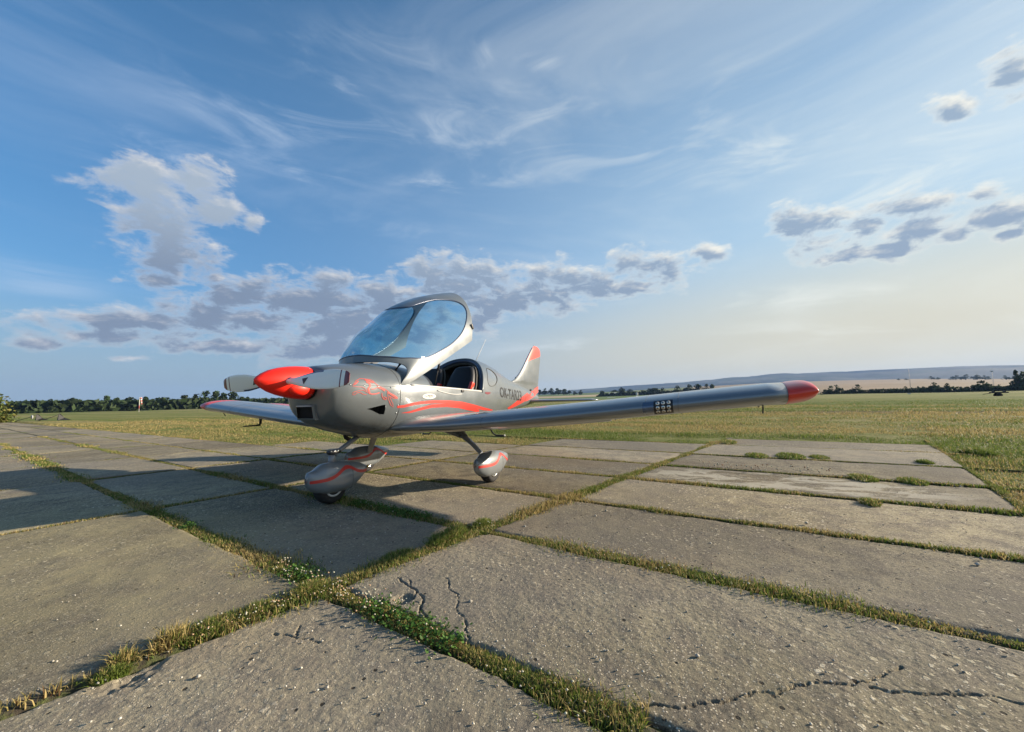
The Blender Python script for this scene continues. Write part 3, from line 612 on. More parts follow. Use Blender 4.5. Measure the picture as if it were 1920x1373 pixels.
for side in (-1, 1):
    wg = wing_part('wing', list(np.linspace(.35, 1.1, 16))+list(np.linspace(1.2, YT, 24)), T0, side, WSIL, plane)
    tp = wing_part('wing_tip', [YT+.002]+list(YT+(4.078-YT)*np.sin(np.linspace(.05, 1, 18)*PI/2)), Tfull, side, RED, wg)
    def rot(y0, y1, deg, tt):
        ya, yb = y0, y1; pa, pb = wing_pt(ya, .87, side), wing_pt(yb, .87, side); ax_ = Vector(pb-pa).normalized(); a = math.radians(deg)*(1 if side > 0 else -1)
        R = Matrix.Rotation(a, 3, ax_)
        def f(v): q = R @ (Vector(v)-Vector(pa)); return np.array(Vector(pa)+q)
        return f
    TA = [t for t in np.linspace(-1, -tq-.012, 7)]; TB = [t for t in np.linspace(tq+.012, 1, 7)]
    def aft(name, y0, y1, deg, m):
        ys = list(np.linspace(y0, y1, 10)); V = []; xf = rot(y0, y1, deg, None)
        nose = [(-tq+.004, .3), (-tq+.012, 0)]
        for y in ys:
            ring = [wing_pt(y, t, side) for t in TB[::-1]]      # TE upper to hinge upper
            a, b = wing_pt(y, TB[0], side), wing_pt(y, TA[-1], side)
            ring += [(a*.8+b*.2)+np.array((-.018, 0, 0)), (a*.5+b*.5)+np.array((-.026, 0, 0)), (a*.2+b*.8)+np.array((-.018, 0, 0))]
            ring += [wing_pt(y, t, side) for t in TA[::-1]]
            V += [xf(p) for p in ring]
        k = len(V)//len(ys); F = [(i*k+j, i*k+(j+1) % k, (i+1)*k+(j+1) % k, (i+1)*k+j) for i in range(len(ys)-1) for j in range(k)]
        F += [tuple(range(k)), tuple(range((len(ys)-1)*k, len(ys)*k))]
        return link_mesh(name, V, F, m, wg)
    aft('flap', .80, 2.32, 22, WSIL)
    aft('aileron', 2.34, YT-.01, -13 if side > 0 else 3, RED if side > 0 else WSIL)
    # small under-wing hinges, tie-down eye
    for y in (2.42, 3.1, 3.78):
        p = wing_pt(y, -tq+.02, side); bmx = bmesh.new(); box_bm(bmx, (p[0]+.02, p[1], p[2]-.028), (.11, .010, .05), Euler((0, .25, 0)), .003); from_bm('hinge_bracket', bmx, BLK, wg)
    p = wing_pt(3.74, -.42, side); tube('tie_down_hook', [p+np.array((0, 0, .01)), p+np.array((.012, 0, -.03)), p+np.array((.035, 0, -.062))], .006, BLK, wg, 6)
    # wing panel seams
    for y in (1.32, 2.86, 3.12): tube('wing_seam', [wing_pt(y, t, side)+np.array((0, 0, .0003 if t > 0 else -.0003)) for t in np.linspace(-.75, tq-.02, 36)], .0012, SEAM, wg, 4)
    # position light on the tip
    c = np.array((1.90, side*4.066, .965)); tube('position_light', [c, c+np.array((0, side*.018, .001)), c+np.array((0, side*.034, .002)), c+np.array((0, side*.044, .002))], [.024,.021,.014,.004], WHT if side > 0 else mat('clear_lens', (.5,.45,.38), .15, 0, Coat_Weight=1), wg, 12)
# landing light let into the port leading edge
side = -1; wgp = [o for o in plane.children if o.name.startswith('wing') and o.data and o.matrix_world and min(v.co.y for v in o.data.vertices) < -1][0]
wing_lip = [(y, t) for y in (2.93, 3.075) for t in (0, 1)]
def wp_off(y, t, off):
    p = wing_pt(y, t, -1); e = .01; a = wing_pt(y+e, t, -1)-wing_pt(y-e, t, -1); b = wing_pt(y, t+e, -1)-wing_pt(y, t-e, -1); n_ = np.cross(a, b); n_ /= np.linalg.norm(n_)
    if n_[0] > 0 and abs(t) < .3: n_ = -n_
    return p+n_*off
ys = np.linspace(2.93, 3.08, 6); tt = np.linspace(-.27, .17, 14)
ll = grid('landing_light', [wp_off(y, t, .003) for y in ys for t in tt], 6, 14, BLK, wgp)
LED = mat('led_reflector', (.75,.68,.58), .25, .6, Coat_Weight=.8)
for i in range(3):
    for j in range(3):
        y = 2.962+.043*i; t = .085-.115*j; a = wp_off(y, t, .002); b = wp_off(y, t, .010); tube('led_lens', [a, b], .0165, LED, wgp, 14)
        tube('led_core', [b, b+(b-a)*.3], .006, BLK, wgp, 8)
grid('light_cover_edge', [wp_off(y, t, .0018) for y in np.linspace(2.84, 2.928, 3) for t in tt], 3, 14, mat('smoked_cover', (.10,.13,.19), .12, .3, Coat_Weight=1), wgp)
# pitot tube below the starboard wing
wgs = [o for o in plane.children if o.name.startswith('wing') and max(v.co.y for v in o.data.vertices) > 1][0]
tube('pitot_tube', [(1.68, 2.6, .82), (1.68, 2.6, .69), (1.675, 2.6, .675), (1.60, 2.6, .670), (1.44, 2.6, .670)], [.022,.018,.016,.011,.008], BLK, wgs, 8)
for sd_ in (-1, 1):
    pts = [(2.98, sd_*.50, .62), (3.06, sd_*.56, .475), (3.07, sd_*.60, .455), (3.08, sd_*.72, .455)]
    tube('entry_step', pts, .011, BLK, fus, 8); tube('step_end', [pts[-1], (3.08, sd_*.732, .455)], .013, WHT, fus, 8)
# ------------------------------------------------------------------ tail
def fin_outline():     # (x,z) leading then trailing
    lead = pchip([1.20,1.30,1.38,1.46,1.60,1.80,2.0,2.09,2.13],[4.42,4.78,5.02,5.18,5.37,5.60,5.83,5.94,6.01])
    trail = pchip([.95,1.20,1.60,1.95,2.04,2.09,2.13],[6.10,6.17,6.28,6.37,6.365,6.31,6.20]); return lead, trail
fl, ft_ = fin_outline()
def fin_pt(z, t, x0=0., x1=1.):
    le, te = (fl(z), ft_(z)) if z >= 1.20 else (4.42-.0*z, ft_(z)); c = te-le; x = t*t; h = 5*(.2969*math.sqrt(x)-.1260*x-.3516*x*x+.2843*x**3-.1015*x**4)
    k = .085*min(c, .95)*(1 if z < 2.0 else max(1-((z-2.0)/.135)**2, .02)**.5)*(.75 if z > 1.3 else .6)
    return np.array((le+x*c, math.copysign(1, t)*h*k, z))
def fin_band(z0f, z1f, name, m, ts, par, nz=10):
    V = []; nt = len(ts)
    for i in range(nz):
        q = i/(nz-1)
        for t in ts: z = z0f(t)+(z1f(t)-z0f(t))*q; V.append(fin_pt(z, t))
    F = [(i*nt+j, i*nt+j+1, (i+1)*nt+j+1, (i+1)*nt+j) for i in range(nz-1) for j in range(nt-1)]
    return link_mesh(name, V, F, m, par)
TS = list(np.linspace(-1, 1, 53))
# red tip runs lower at the leading edge
zr = lambda t: 1.72+.21*(t*t)**.7
fin = fin_band(lambda t: 1.15, zr, 'tail_fin', SIL, TS, plane, 24)
fin_band(zr, lambda t: 2.13, 'fin_tip', RED, TS, fin, 14)
V = [fin_pt(2.13, t) for t in TS]; 
tube('rudder_seam', [fin_pt(z, .80)+np.array((0, 0, 0)) for z in np.linspace(1.2, 2.05, 20)], .003, SEAM, fin, 5)
tube('leading_edge_seal', [fin_pt(z, 0)+np.array((-.004, 0, 0)) for z in np.linspace(1.38, 2.08, 24)], .013, SEALM, fin, 6)
# rudder foot below the fin, with the broad stripe carried across
def foot(z, t):
    te = ft_(z); x = 5.72+(te-5.72)*t; return x, (.034*(1-t)**.8+.006)
for nm, za, zb, m in (('rudder_foot', lambda t: .93, lambda t: 1.16, SIL),):
    V = []
    for i in range(6):
        for t in list(np.linspace(1, 0, 8))+list(np.linspace(0, 1, 8)): pass
    for sd_ in (-1, 1):
        for i in range(7):
            z = .93+(1.18-.93)*i/6
            for j in range(8): x, h = foot(z, j/7); V.append((x, sd_*h, z))
    F = [(s*56+i*8+j, s*56+i*8+j+1, s*56+(i+1)*8+j+1, s*56+(i+1)*8+j) for s in (0, 1) for i in range(6) for j in range(7)]
    F += [(i*8+7, 56+i*8+7, 56+(i+1)*8+7, (i+1)*8+7) for i in range(6)]
    link_mesh(nm, V, F, m, fin)
for sd_ in (-1, 1):
    V = []; N_ = 12
    for i in range(N_):
        q = i/(N_-1); x = 5.05+(6.17-5.05)*q; zc = .965+.215*q**1.15; hw = .045+.02*q
        for k in (-1, 1):
            z = zc+k*hw
            if z > body.zt(min(x, 6.1)) or x > 5.7:
                zz = max(z, .95); t = math.sqrt(min(max((x-fl(max(zz, 1.2)))/(ft_(zz)-fl(max(zz, 1.2))), 0), 1)); y1 = abs(fin_pt(max(zz, 1.15), t)[1]) if zz > 1.14 else .034*(1-min(max((x-5.72)/(ft_(zz)-5.72), 0), 1))**.8+.006
                yb = abs(body.side(min(x, 6.1), z, sd_)[1]) if z < body.zt(min(x, 6.1)) else 0
                V.append((min(x, ft_(zz)), sd_*(max(y1, yb)+.012), z))
            else: V.append(body.side(x, z, sd_, .006))
    link_mesh('tail_stripe', V, [(2*i, 2*i+1, 2*i+3, 2*i+2) for i in range(N_-1)], DRED, fin)
tube('tail_light', [(6.03, 0, 2.115), (6.03, 0, 2.15)], [.014, .010], WHT, fin, 8)
for side in (-1, 1):
    V = []; ys = np.linspace(.04, 1.42, 14); TSs = list(np.linspace(-1, 1, 33))
    for y in ys:
        q = y/1.42; le, te = 5.36+.30*q, 6.14-.06*q; k = .10
        if q > .93: k *= math.sqrt(max(1-((q-.93)/.072)**2, .02))
        for t in TSs: x, h, cm = foil(t); V.append((le+x*(te-le), side*y, .925+h*k*(te-le)))
    F = [(i*33+j, i*33+j+1, (i+1)*33+j+1, (i+1)*33+j) for i in range(13) for j in range(32)]+[tuple(range(13*33, 14*33))]
    sb = link_mesh('tailplane', V, F, WSIL, plane)
    tube('elevator_seam', [(5.36+.30*(y/1.42)+.60*(.78-.36*(y/1.42)*.3), side*y, .958) for y in np.linspace(.1, 1.4, 8)], .002, SEAM, sb, 4)
# ------------------------------------------------------------------ undercarriage
def wheel_set(cx, cy, length, hw, top, bot, name, wr, ww, band, xa):
    x0 = cx-length*xa; x1 = x0+length; L = length
    st = [(x0, .235*top/.36, .255*top/.36, .006, .245*top/.36), (x0+.02*L, .19*top/.36, .30*top/.36, hw*.30, .24*top/.36), (x0+.10*L, bot+.055, top*.92-.02, hw*.66, .22*top/.36), (x0+.24*L, bot+.01, top*.99, hw*.94, .21), (x0+.42*L, bot, top*1.0, hw, .21),
          (x0+.60*L, bot+.005, top*.97, hw*.93, .215), (x0+.78*L, bot+.06, top*.90, hw*.68, .22), (x0+.93*L, bot+.14, top*.80, hw*.34, .235), (x1, bot+.185, top*.735, hw*.10, .24)]
    b = Body(st, 2.1, 2.5, cy)
    ns, nt = 44, 40; V = [b.point(x0+L*(i/(ns-1))**1.15, 2*PI*j/nt-PI/2) for i in range(ns) for j in range(nt)]
    F = [(i*nt+j, i*nt+(j+1) % nt, (i+1)*nt+(j+1) % nt, (i+1)*nt+j) for i in range(ns-1) for j in range(nt)]
    F += [tuple(range(nt)), tuple(range((ns-1)*nt, ns*nt))]
    f = link_mesh(name, V, F, PANT, plane)
    for sd_ in (-1, 1):
        V, F = [], []; N_ = 40
        for i in range(N_):
            q = .004+.975*i/(N_-1); x = x0+q*L; zc = band(q); h = .013+.004*math.sin(q*PI)
            for k in (-1, 0, 1): V.append(b.side(x, zc+k*h, sd_, .0016))
        F = [(i*3+k, i*3+k+1, i*3+k+4, i*3+k+3) for i in range(N_-1) for k in (0, 1)]
        link_mesh('red_band', V, F, DRED, f)
    # split line of the fairing halves
    tube('fairing_seam', [b.side(x0+.62*L, z, -1, .0006) for z in np.linspace(bot+.03, top*.93, 16)], .0013, SEAM, f, 4)
    V, F = [], []; prof = [(.0,-1.0),(.30,-1.0),(.62,-.96),(.80,-1.0),(.90,-.92),(.97,-.62),(1.0,-.25),(1.0,.25),(.97,.62),(.90,.92),(.80,1.0),(.62,.96),(.30,1.0),(.0,1.0)]; nn = 40
    for r, a in prof:
        for k in range(nn): th = 2*PI*k/nn; V.append((cx+wr*r*math.cos(th), cy+a*ww/2, wr+wr*r*math.sin(th)))
    w = grid('wheel', V, len(prof), nn, TYRE, plane, closed_v=True)
    for sd_ in (-1, 1):
        V, F = [], []
        for rr_, a in ((.50,.985),(.50,1.03),(.60,1.03),(.60,.985)):
            for k in range(nn): th = 2*PI*k/nn; V.append((cx+wr*rr_*math.cos(th), cy+sd_*a*ww/2, wr+wr*rr_*math.sin(th)))
        grid('wheel_rim', V, 4, nn, WHT if cy == 0 else CHR, w, closed_v=True)
    return b
nb = wheel_set(.76, 0, .73, .115, .395, .095, 'nose_wheel_fairing', .172, .115, lambda q: .245+.075*math.exp(-((q-.53)/.17)**2)-.012*max(q-.6, 0)*3+.02*q, .37)
for y in (-1.0, 1.0):
    wheel_set(2.15, y, .80, .100, .365, .075, 'main_wheel_fairing', .165, .12, lambda q: .225+.085*math.exp(-((q-.60)/.15)**2)-.04*max(q-.75, 0)*3, .42)
# nose leg: sloping strut, fork with bolts
tube('nose_leg', [(1.12, 0, .62), (1.0, 0, .565), (.86, 0, .495), (.80, 0, .46)], [.024,.023,.022,.024], GREY, plane, 12)
fk = tube('nose_fork', [(.79, 0, .49), (.775, 0, .45), (.765, 0, .36)], [.030,.034,.042], GREY, plane, 12, flat=.6)
for dx, dy in ((-.045,-.02),(-.045,.02),(-.01,-.03),(.03,-.028),(.05,0.0)): tube('fork_bolt', [(.79+dx, dy, .485), (.79+dx, dy, .505)], .008, CHR, fk, 6)
tube('fork_plate', [(.735, 0, .485), (.85, 0, .487)], .022, BLK, fk, 8, flat=1.6)
tube('glint_stub', [(1.20, -.02, .285), (1.215, -.02, .285), (1.225, -.02, .283)], [.012,.016,.006], BRASS, fk, 8)  # brass piece added to stand for a gold glint at the fairing tail
for sd_ in (-1, 1):
    V = []; path = [(2.02, .58, .60), (2.05, .70, .54), (2.10, .80, .44), (2.14, .88, .34), (2.15, .905, .28)]; hw_ = [.085,.075,.058,.050,.048]
    for (x, y, z), h in zip(path, hw_):
        for k in range(16): a = 2*PI*k/16; V.append((x+h*math.cos(a), sd_*(y+.012*math.sin(a)*.7), z+.012*math.sin(a)*.7))
    F = [(i*16+k, i*16+(k+1) % 16, (i+1)*16+(k+1) % 16, (i+1)*16+k) for i in range(4) for k in range(16)]
    lg = link_mesh('main_gear_leg', V, F, GREY, plane)
    V = []
    for (x, y, z, h, b) in [(2.03, .54, .64, .19, .075), (2.04, .62, .585, .13, .05), (2.055, .70, .535, .085, .026)]:
        for k in range(16): a = 2*PI*k/16; V.append((x+h*math.cos(a), sd_*(y+b*math.sin(a)*.7), z+b*math.sin(a)*.7))
    link_mesh('leg_fairing', V, [(i*16+k, i*16+(k+1) % 16, (i+1)*16+(k+1) % 16, (i+1)*16+k) for i in range(2) for k in range(16)], SIL, lg)
# exhaust stub and drain below the cowling
tube('exhaust_pipe', [(1.02, .14, .70), (1.06, .14, .60), (1.12, .14, .565)], .022, BLK, cow, 10)
# ------------------------------------------------------------------ the apron of concrete slabs
# joint lines: L run roughly along +y (x = a + b*y), C run roughly along +x (y = c + d*x)
LX = [-4.1, -2.85, -1.53, -.265, .885, 2.03, 3.26, 4.42, 5.76, 7.28, 8.55]; LB = [-.148]*4+[-.146, -.142, -.13, -.14, -.14, -.14, -.14]
LB = [.150, .150, .150, .150, .150, .142, .135, .14, .14, .14, .14]
CY = [-7.9, -4.85, -1.62, 1.47, 4.40, 7.32, 10.45]; CD = [-.27, -.27, -.262, -.225, -.24, -.25, -.26]
while CY[-1] < 62: CY.append(CY[-1]+3.03); CD.append(-.26)
def cross(i, j):
    a, b, c, d = LX[i], LB[i], CY[j], CD[j]; x = (a+b*c)/(1-b*d); return np.array((x, c+d*x))
P_CONC = dict(base=(.205,.180,.150))
CONC = mat('weathered_concrete', (.2,.18,.15), .93); n = NT(CONC)
CONC.node_tree.nodes['Principled BSDF'].inputs['Specular IOR Level'].default_value = .25
p = n.pos(); big = n.noise(p, .55, 5, .6); mid = n.noise(p, 4.5, 6, .65); fine = n.noise(p, 55, 5, .7); grit = n.noise(p, 260, 3, .7)
oi = n.n('ShaderNodeObjectInfo')
c = n.mix(n.ramp(big, .35, .68), (.180,.156,.098), (.385,.330,.200))
c = n.mix(n.ramp(mid, .42, .64, 0, .85), c, (.135,.115,.085))
c = n.mix(n.ramp(fine, .46, .66, 0, .88), c, (.055,.046,.034))
c = n.mix(n.ramp(grit, .52, .75, 0, .6), c, (.50,.43,.31))
# pale aggregate showing through
def pebbles(scale, thr, col, c, amt):
    v = n.n('ShaderNodeTexVoronoi', feature='F1'); wv = n.n('ShaderNodeTexNoise'); n.l(p, wv.inputs['Vector']); wv.inputs['Scale'].default_value = scale*1.6; wv.inputs['Detail'].default_value = 2
    wa = n.n('ShaderNodeVectorMath', operation='MULTIPLY_ADD'); n.l(wv.outputs['Color'], wa.inputs[0]); wa.inputs[1].default_value = (.75/scale,)*3; n.l(n.pos((1,1,1)), wa.inputs[2]); n.l(wa.outputs[0], v.inputs['Vector']); v.inputs['Scale'].default_value = scale; v.inputs['Randomness'].default_value = 1
    s_ = n.n('ShaderNodeSeparateColor'); n.l(v.outputs['Color'], s_.inputs[0])
    pick = n.ramp(s_.outputs[0], thr, thr+.02); inside = n.ramp(v.outputs['Distance'], .37, .25)
    m = n.math('MULTIPLY', n.math('MULTIPLY', pick, inside), amt)
    cc = n.mix(s_.outputs[1], col, (col[0]*.62, col[1]*.60, col[2]*.5)); return n.mix(m, c, cc), m
dens = n.ramp(n.noise(p, .8, 3, .5), .38, .62, .15, 1)
c, m1 = pebbles(33, .62, (.72,.65,.49), c, dens); c, m2 = pebbles(95, .55, (.70,.63,.50), c, .9)
# broad differences of hue across the apron, dark pits and the flaked pale skin on one slab row
c = n.mix(n.ramp(n.noise(n.pos((1,1,1)), .22, 2, .5), .42, .62, 0, .45), c, (.205,.190,.165)); c = n.mix(n.ramp(n.noise(n.pos((1,1,1)), .33, 3, .6), .50, .68, 0, .35), c, (.23,.165,.10))
pv = n.n('ShaderNodeTexVoronoi', feature='F1'); n.l(n.pos(), pv.inputs['Vector']); pv.inputs['Scale'].default_value = 21; ps = n.n('ShaderNodeSeparateColor'); n.l(pv.outputs['Color'], ps.inputs[0])
pit = n.math('MULTIPLY', n.ramp(ps.outputs[0], .80, .82), n.ramp(pv.outputs['Distance'], .20, .12)); c = n.mix(pit, c, (.035,.030,.022))
fm_ = n.n('ShaderNodeMapping', vector_type='TEXTURE'); gp_ = n.n('ShaderNodeNewGeometry'); n.l(gp_.outputs['Position'], fm_.inputs[0]); fm_.inputs[1].default_value = (3.25, -4.0, 0); fm_.inputs[2].default_value = (0, 0, math.radians(-8)); fm_.inputs[3].default_value = (.62, 1.7, 1)
fl_n = n.n('ShaderNodeVectorMath', operation='LENGTH'); n.l(fm_.outputs[0], fl_n.inputs[0]); flake = n.math('MULTIPLY', n.ramp(fl_n.outputs['Value'], 1.05, .6), n.ramp(n.noise(n.pos((1.6,.7,1)), 3.2, 7, .72, .6), .47, .53)); c = n.mix(flake, c, (.50,.46,.36))
lm_ = n.n('ShaderNodeMapping', vector_type='TEXTURE'); n.l(gp_.outputs['Position'], lm_.inputs[0]); lm_.inputs[1].default_value = (-.75, .55, 0); lm_.inputs[3].default_value = (1.0, 2.1, 1)
ll_ = n.n('ShaderNodeVectorMath', operation='LENGTH'); n.l(lm_.outputs[0], ll_.inputs[0]); c = n.mix(n.math('MULTIPLY', n.ramp(ll_.outputs['Value'], 1.25, .5), n.ramp(n.noise(n.pos((1,1,1)), 2.6, 6, .7), .36, .66, .15, .60)), c, (.42,.365,.20))
# moss and dirt darkening in blotches, one tint per slab
oil = n.ramp(n.noise(n.pos((1,1,1)), 1.05, 5, .62, .5), .60, .70, 0, .38); c = n.mix(oil, c, (.085,.072,.052))
moss = n.ramp(n.noise(n.pos((1,1,1)), 1.7, 6, .7), .58, .74, 0, .5); c = n.mix(moss, c, (.105,.098,.058))
hs = n.n('ShaderNodeHueSaturation'); n.l(c, hs.inputs['Color']); n.l(n.ramp(oi.outputs['Random'], 0, 1, .76, 1.20), hs.inputs['Value'])
n.l(hs.outputs[0], n.b.inputs['Base Color'])
h = n.math('ADD', n.math('MULTIPLY', mid, .45), n.math('ADD', n.math('MULTIPLY', fine, .55), n.math('MULTIPLY', n.math('ADD', m1, m2), .30)))
h = n.math('ADD', h, n.math('SUBTRACT', n.math('MULTIPLY', grit, .30), n.math('MULTIPLY', pit, .6)))
n.l(n.bump(h, .9, .010).outputs[0], n.b.inputs['Normal'])
CRKM = mat('crack_dirt', (.03,.027,.022), 1)
apron = empty('apron', (0, 0, 0), kind='structure')
# value noise for real relief
_perm = RNG.random((256, 256))
def vnoise(x, y):
    xi, yi = np.floor(x).astype(int), np.floor(y).astype(int); fx, fy = x-xi, y-yi; fx = fx*fx*(3-2*fx); fy = fy*fy*(3-2*fy)
    g = lambda a, b: _perm[a & 255, b & 255]
    return (g(xi, yi)*(1-fx)+g(xi+1, yi)*fx)*(1-fy)+(g(xi, yi+1)*(1-fx)+g(xi+1, yi+1)*fx)*fy
def fbm(x, y, o=4, r=.5):
    s, a, t = 0, 1, 0
    for k in range(o): s = s+a*vnoise(x*2**k+17.3*k, y*2**k+5.1*k); t += a; a *= r
    return s/t
def seg_d(x, y, L):
    d = np.full(x.shape, 9.); 
    for (ax, ay, wa), (bx, by, wb) in zip(L[:-1], L[1:]):
        vx, vy = bx-ax, by-ay; t = np.clip(((x-ax)*vx+(y-ay)*vy)/(vx*vx+vy*vy), 0, 1); q = np.hypot(x-ax-t*vx, y-ay-t*vy)-(wa+(wb-wa)*t); d = np.minimum(d, q)
    return d
CRACKS = []
def crack(pts, w0=.004, w1=.004, jag=.012, lv=4):
    P = [np.array(p) for p in pts]
    for _ in range(lv):
        Q = [P[0]]
        for a, b in zip(P[:-1], P[1:]):
            v = b-a; nrm = np.array((-v[1], v[0])); Q += [(a+b)/2+nrm*RNG.uniform(-.13, .13), b]
        P = Q
    k = len(P); CRACKS.append([(p[0], p[1], (w0+(w1-w0)*i/(k-1))*RNG.uniform(.35, 1.5)) for i, p in enumerate(P)])
crack( [(-0.253, -1.752), (-0.316, -1.915), (-0.428, -2.057), (-0.528, -2.166), (-0.595, -2.259), (-0.647, -2.362)] ,.0035,.0025)
crack( [(-0.245, -1.82), (-0.356, -1.965), (-0.403, -1.988)] ,.0012,.0012)
crack( [(-0.421, -2.012), (-0.525, -2.12), (-0.594, -2.167)] ,.0012,.0012)
crack( [(-0.15, -1.996), (-0.294, -2.177), (-0.445, -2.306), (-0.529, -2.365), (-0.648, -2.518), (-0.678, -2.558)] ,.0012,.0012)
crack( [(-0.727, -2.984), (-0.624, -3.111), (-0.539, -3.276), (-0.487, -3.353), (-0.412, -3.477), (-0.344, -3.531), (-0.314, -3.58), (-0.237, -3.747)] ,.0035,.0025)
crack( [(-0.267, -3.745), (-0.241, -3.845), (-0.219, -3.928), (-0.166, -4.059), (-0.166, -4.139)] ,.0035,.0025)
crack( [(-0.858, -1.609), (-0.843, -1.691), (-0.845, -1.761), (-0.832, -1.871)] ,.0012,.0012)
crack( [(-0.833, -1.732), (-0.775, -1.671)] ,.0012,.0012)
crack( [(-0.237, -3.747), (-0.168, -3.816), (-0.095, -3.882)] ,.0012,.0012)

def slab(i, j):
    # corners, gap left for the joints
    A, B, C_, D = cross(i, j), cross(i+1, j), cross(i+1, j+1), cross(i, j+1)
    ctr = (A+B+C_+D)/4; dist = float(np.hypot(ctr[0]-CAM.x, ctr[1]-CAM.y))
    gl_, gc = JW_L[i]/2, JW_C[j]/2; gl2, gc2 = JW_L[i+1]/2, JW_C[j+1]/2
    def lerp(u, v): return (A*(1-u)+B*u)*(1-v)+(D*(1-u)+C_*u)*v
    Lu, Lv = np.linalg.norm(B-A), np.linalg.norm(D-A)
    u0, u1, v0, v1 = gl_/Lu, 1-gl2/Lu, gc/Lv, 1-gc2/Lv
    res = .0048 if (i, j) in ((3, 1), (2, 1)) else .011 if dist < 2.6 else .018 if dist < 4.0 else .05 if dist < 7.5 else .22
    nu, nv = max(3, int(Lu*(u1-u0)/res)), max(4, int(Lv*(v1-v0)/res))
    if dist > 14: nu, nv = 3, 5
    if dist > 30: nu, nv = 2, 2
    U, Vv = np.meshgrid(np.linspace(u0, u1, nu), np.linspace(v0, v1, nv), indexing='ij')
    X = (A[0]*(1-U)+B[0]*U)*(1-Vv)+(D[0]*(1-U)+C_[0]*U)*Vv; Y = (A[1]*(1-U)+B[1]*U)*(1-Vv)+(D[1]*(1-U)+C_[1]*U)*Vv
    rg = np.random.default_rng(i*97+j); tilt = rg.uniform(-.010, .010, 2); lift = rg.uniform(-.006, .006)
    if dist < 7.5:     # ragged outline
        ed = np.minimum(np.minimum(U-u0, u1-U)*Lu, np.minimum(Vv-v0, v1-Vv)*Lv)
        wob = (fbm(X*5, Y*5, 4, .65)-.5)*.05; k = np.clip(1-ed/.10, 0, 1)
        cu, cv = (u0+u1)/2, (v0+v1)/2; X = X+k*wob*np.sign(U-cu)*(np.abs(U-cu)*Lu > np.abs(Lu/2-.12))*.9; Y = Y+k*wob*np.sign(Vv-cv)*(np.abs(Vv-cv)*Lv > Lv/2-.12)*.9
        Z = lift+tilt[0]*(U-.5)+tilt[1]*(Vv-.5)+(fbm(X*1.3+9, Y*1.3, 3)-.5)*.016+(fbm(X*9, Y*9, 4, .6)-.5)*.008
        if dist < 4: Z = Z+(fbm(X*55, Y*55, 3, .7)-.5)*.004
        Z -= .012*np.clip(1-ed/.025, 0, 1)**2*(.5+fbm(X*12, Y*12, 2))
        if dist < 4.6:
            for L in CRACKS:
                xs_, ys_ = [q[0] for q in L], [q[1] for q in L]
                if max(xs_) < X.min() or min(xs_) > X.max() or max(ys_) < Y.min() or min(ys_) > Y.max(): continue
                d = seg_d(X, Y, L)+(fbm(X*70, Y*70, 3, .7)-.36)*.010; Z = Z-.014*np.clip(1-d/.0035, 0, 1)
        for (hx, hy, hr) in HOLES:
            d = np.hypot(X-hx, Y-hy)+(fbm(X*20, Y*20, 3)-.5)*.09; Z = Z-.018*np.clip(1-d/hr, 0, 1)**.6*(.4+fbm(X*45, Y*45, 2)*1.2)
    else: Z = np.full(X.shape, lift)+tilt[0]*(U-.5)+tilt[1]*(Vv-.5)+(rg.random(X.shape)-.5)*.004
    V = np.stack([X, Y, Z], -1).reshape(-1, 3)
    a = np.arange(nu*nv).reshape(nu, nv); q = np.stack([a[:-1, :-1], a[1:, :-1], a[1:, 1:], a[:-1, 1:]], -1).reshape(-1, 4)
    rimi = list(a[:, 0])+list(a[-1, 1:])+list(a[-2::-1, -1])+list(a[0, -2:0:-1]); k = len(rimi); base = len(V)
    Vt = V[rimi].copy(); Vb = Vt.copy(); Vb[:, 2] = -.16; V = np.vstack([V, Vt, Vb]); r = base+np.arange(k); r2 = np.roll(r, -1); b = base+k+np.arange(k); b2 = np.roll(b, -1)
    q = np.vstack([q, np.stack([r, b, b2, r2], -1)])
    o = np_mesh('slab', V, q, CONC, apron, smooth=False)
    me = o.data; sm = np.zeros(len(me.polygons), bool); sm[:len(q)-k] = True; me.polygons.foreach_set('use_smooth', sm)
    return ctr
JW_L = [.05]*len(LX); JW_C = [.05]*len(CY)
JW_L[3], JW_L[4], JW_L[5], JW_L[6], JW_L[7], JW_L[8], JW_L[9] = .10, .085, .065, .07, .06, .06, .05
JW_C[2], JW_C[3], JW_C[4] = .085, .06, .055
HOLES = [(-.52,-1.83,.07),(-.42,-1.95,.05),(.55,-1.78,.10),(-1.24,-1.40,.10)]
slabs = set()
for j in range(len(CY)-1):
    for i in range(len(LX)-1):
        if CY[j] < -6: ok = 2 <= i <= 5 and False
        elif CY[j] < -3: ok = i <= 9            # right-hand bay
        elif CY[j] < 0: ok = i <= 8
        elif CY[j] < 3: ok = i <= 7
        elif CY[j] < 6: ok = i <= 6
        else: ok = i <= 5
        if j == 0: ok = i in (1, 2, 3)
        if ok: slab(i, j); slabs.add((i, j))
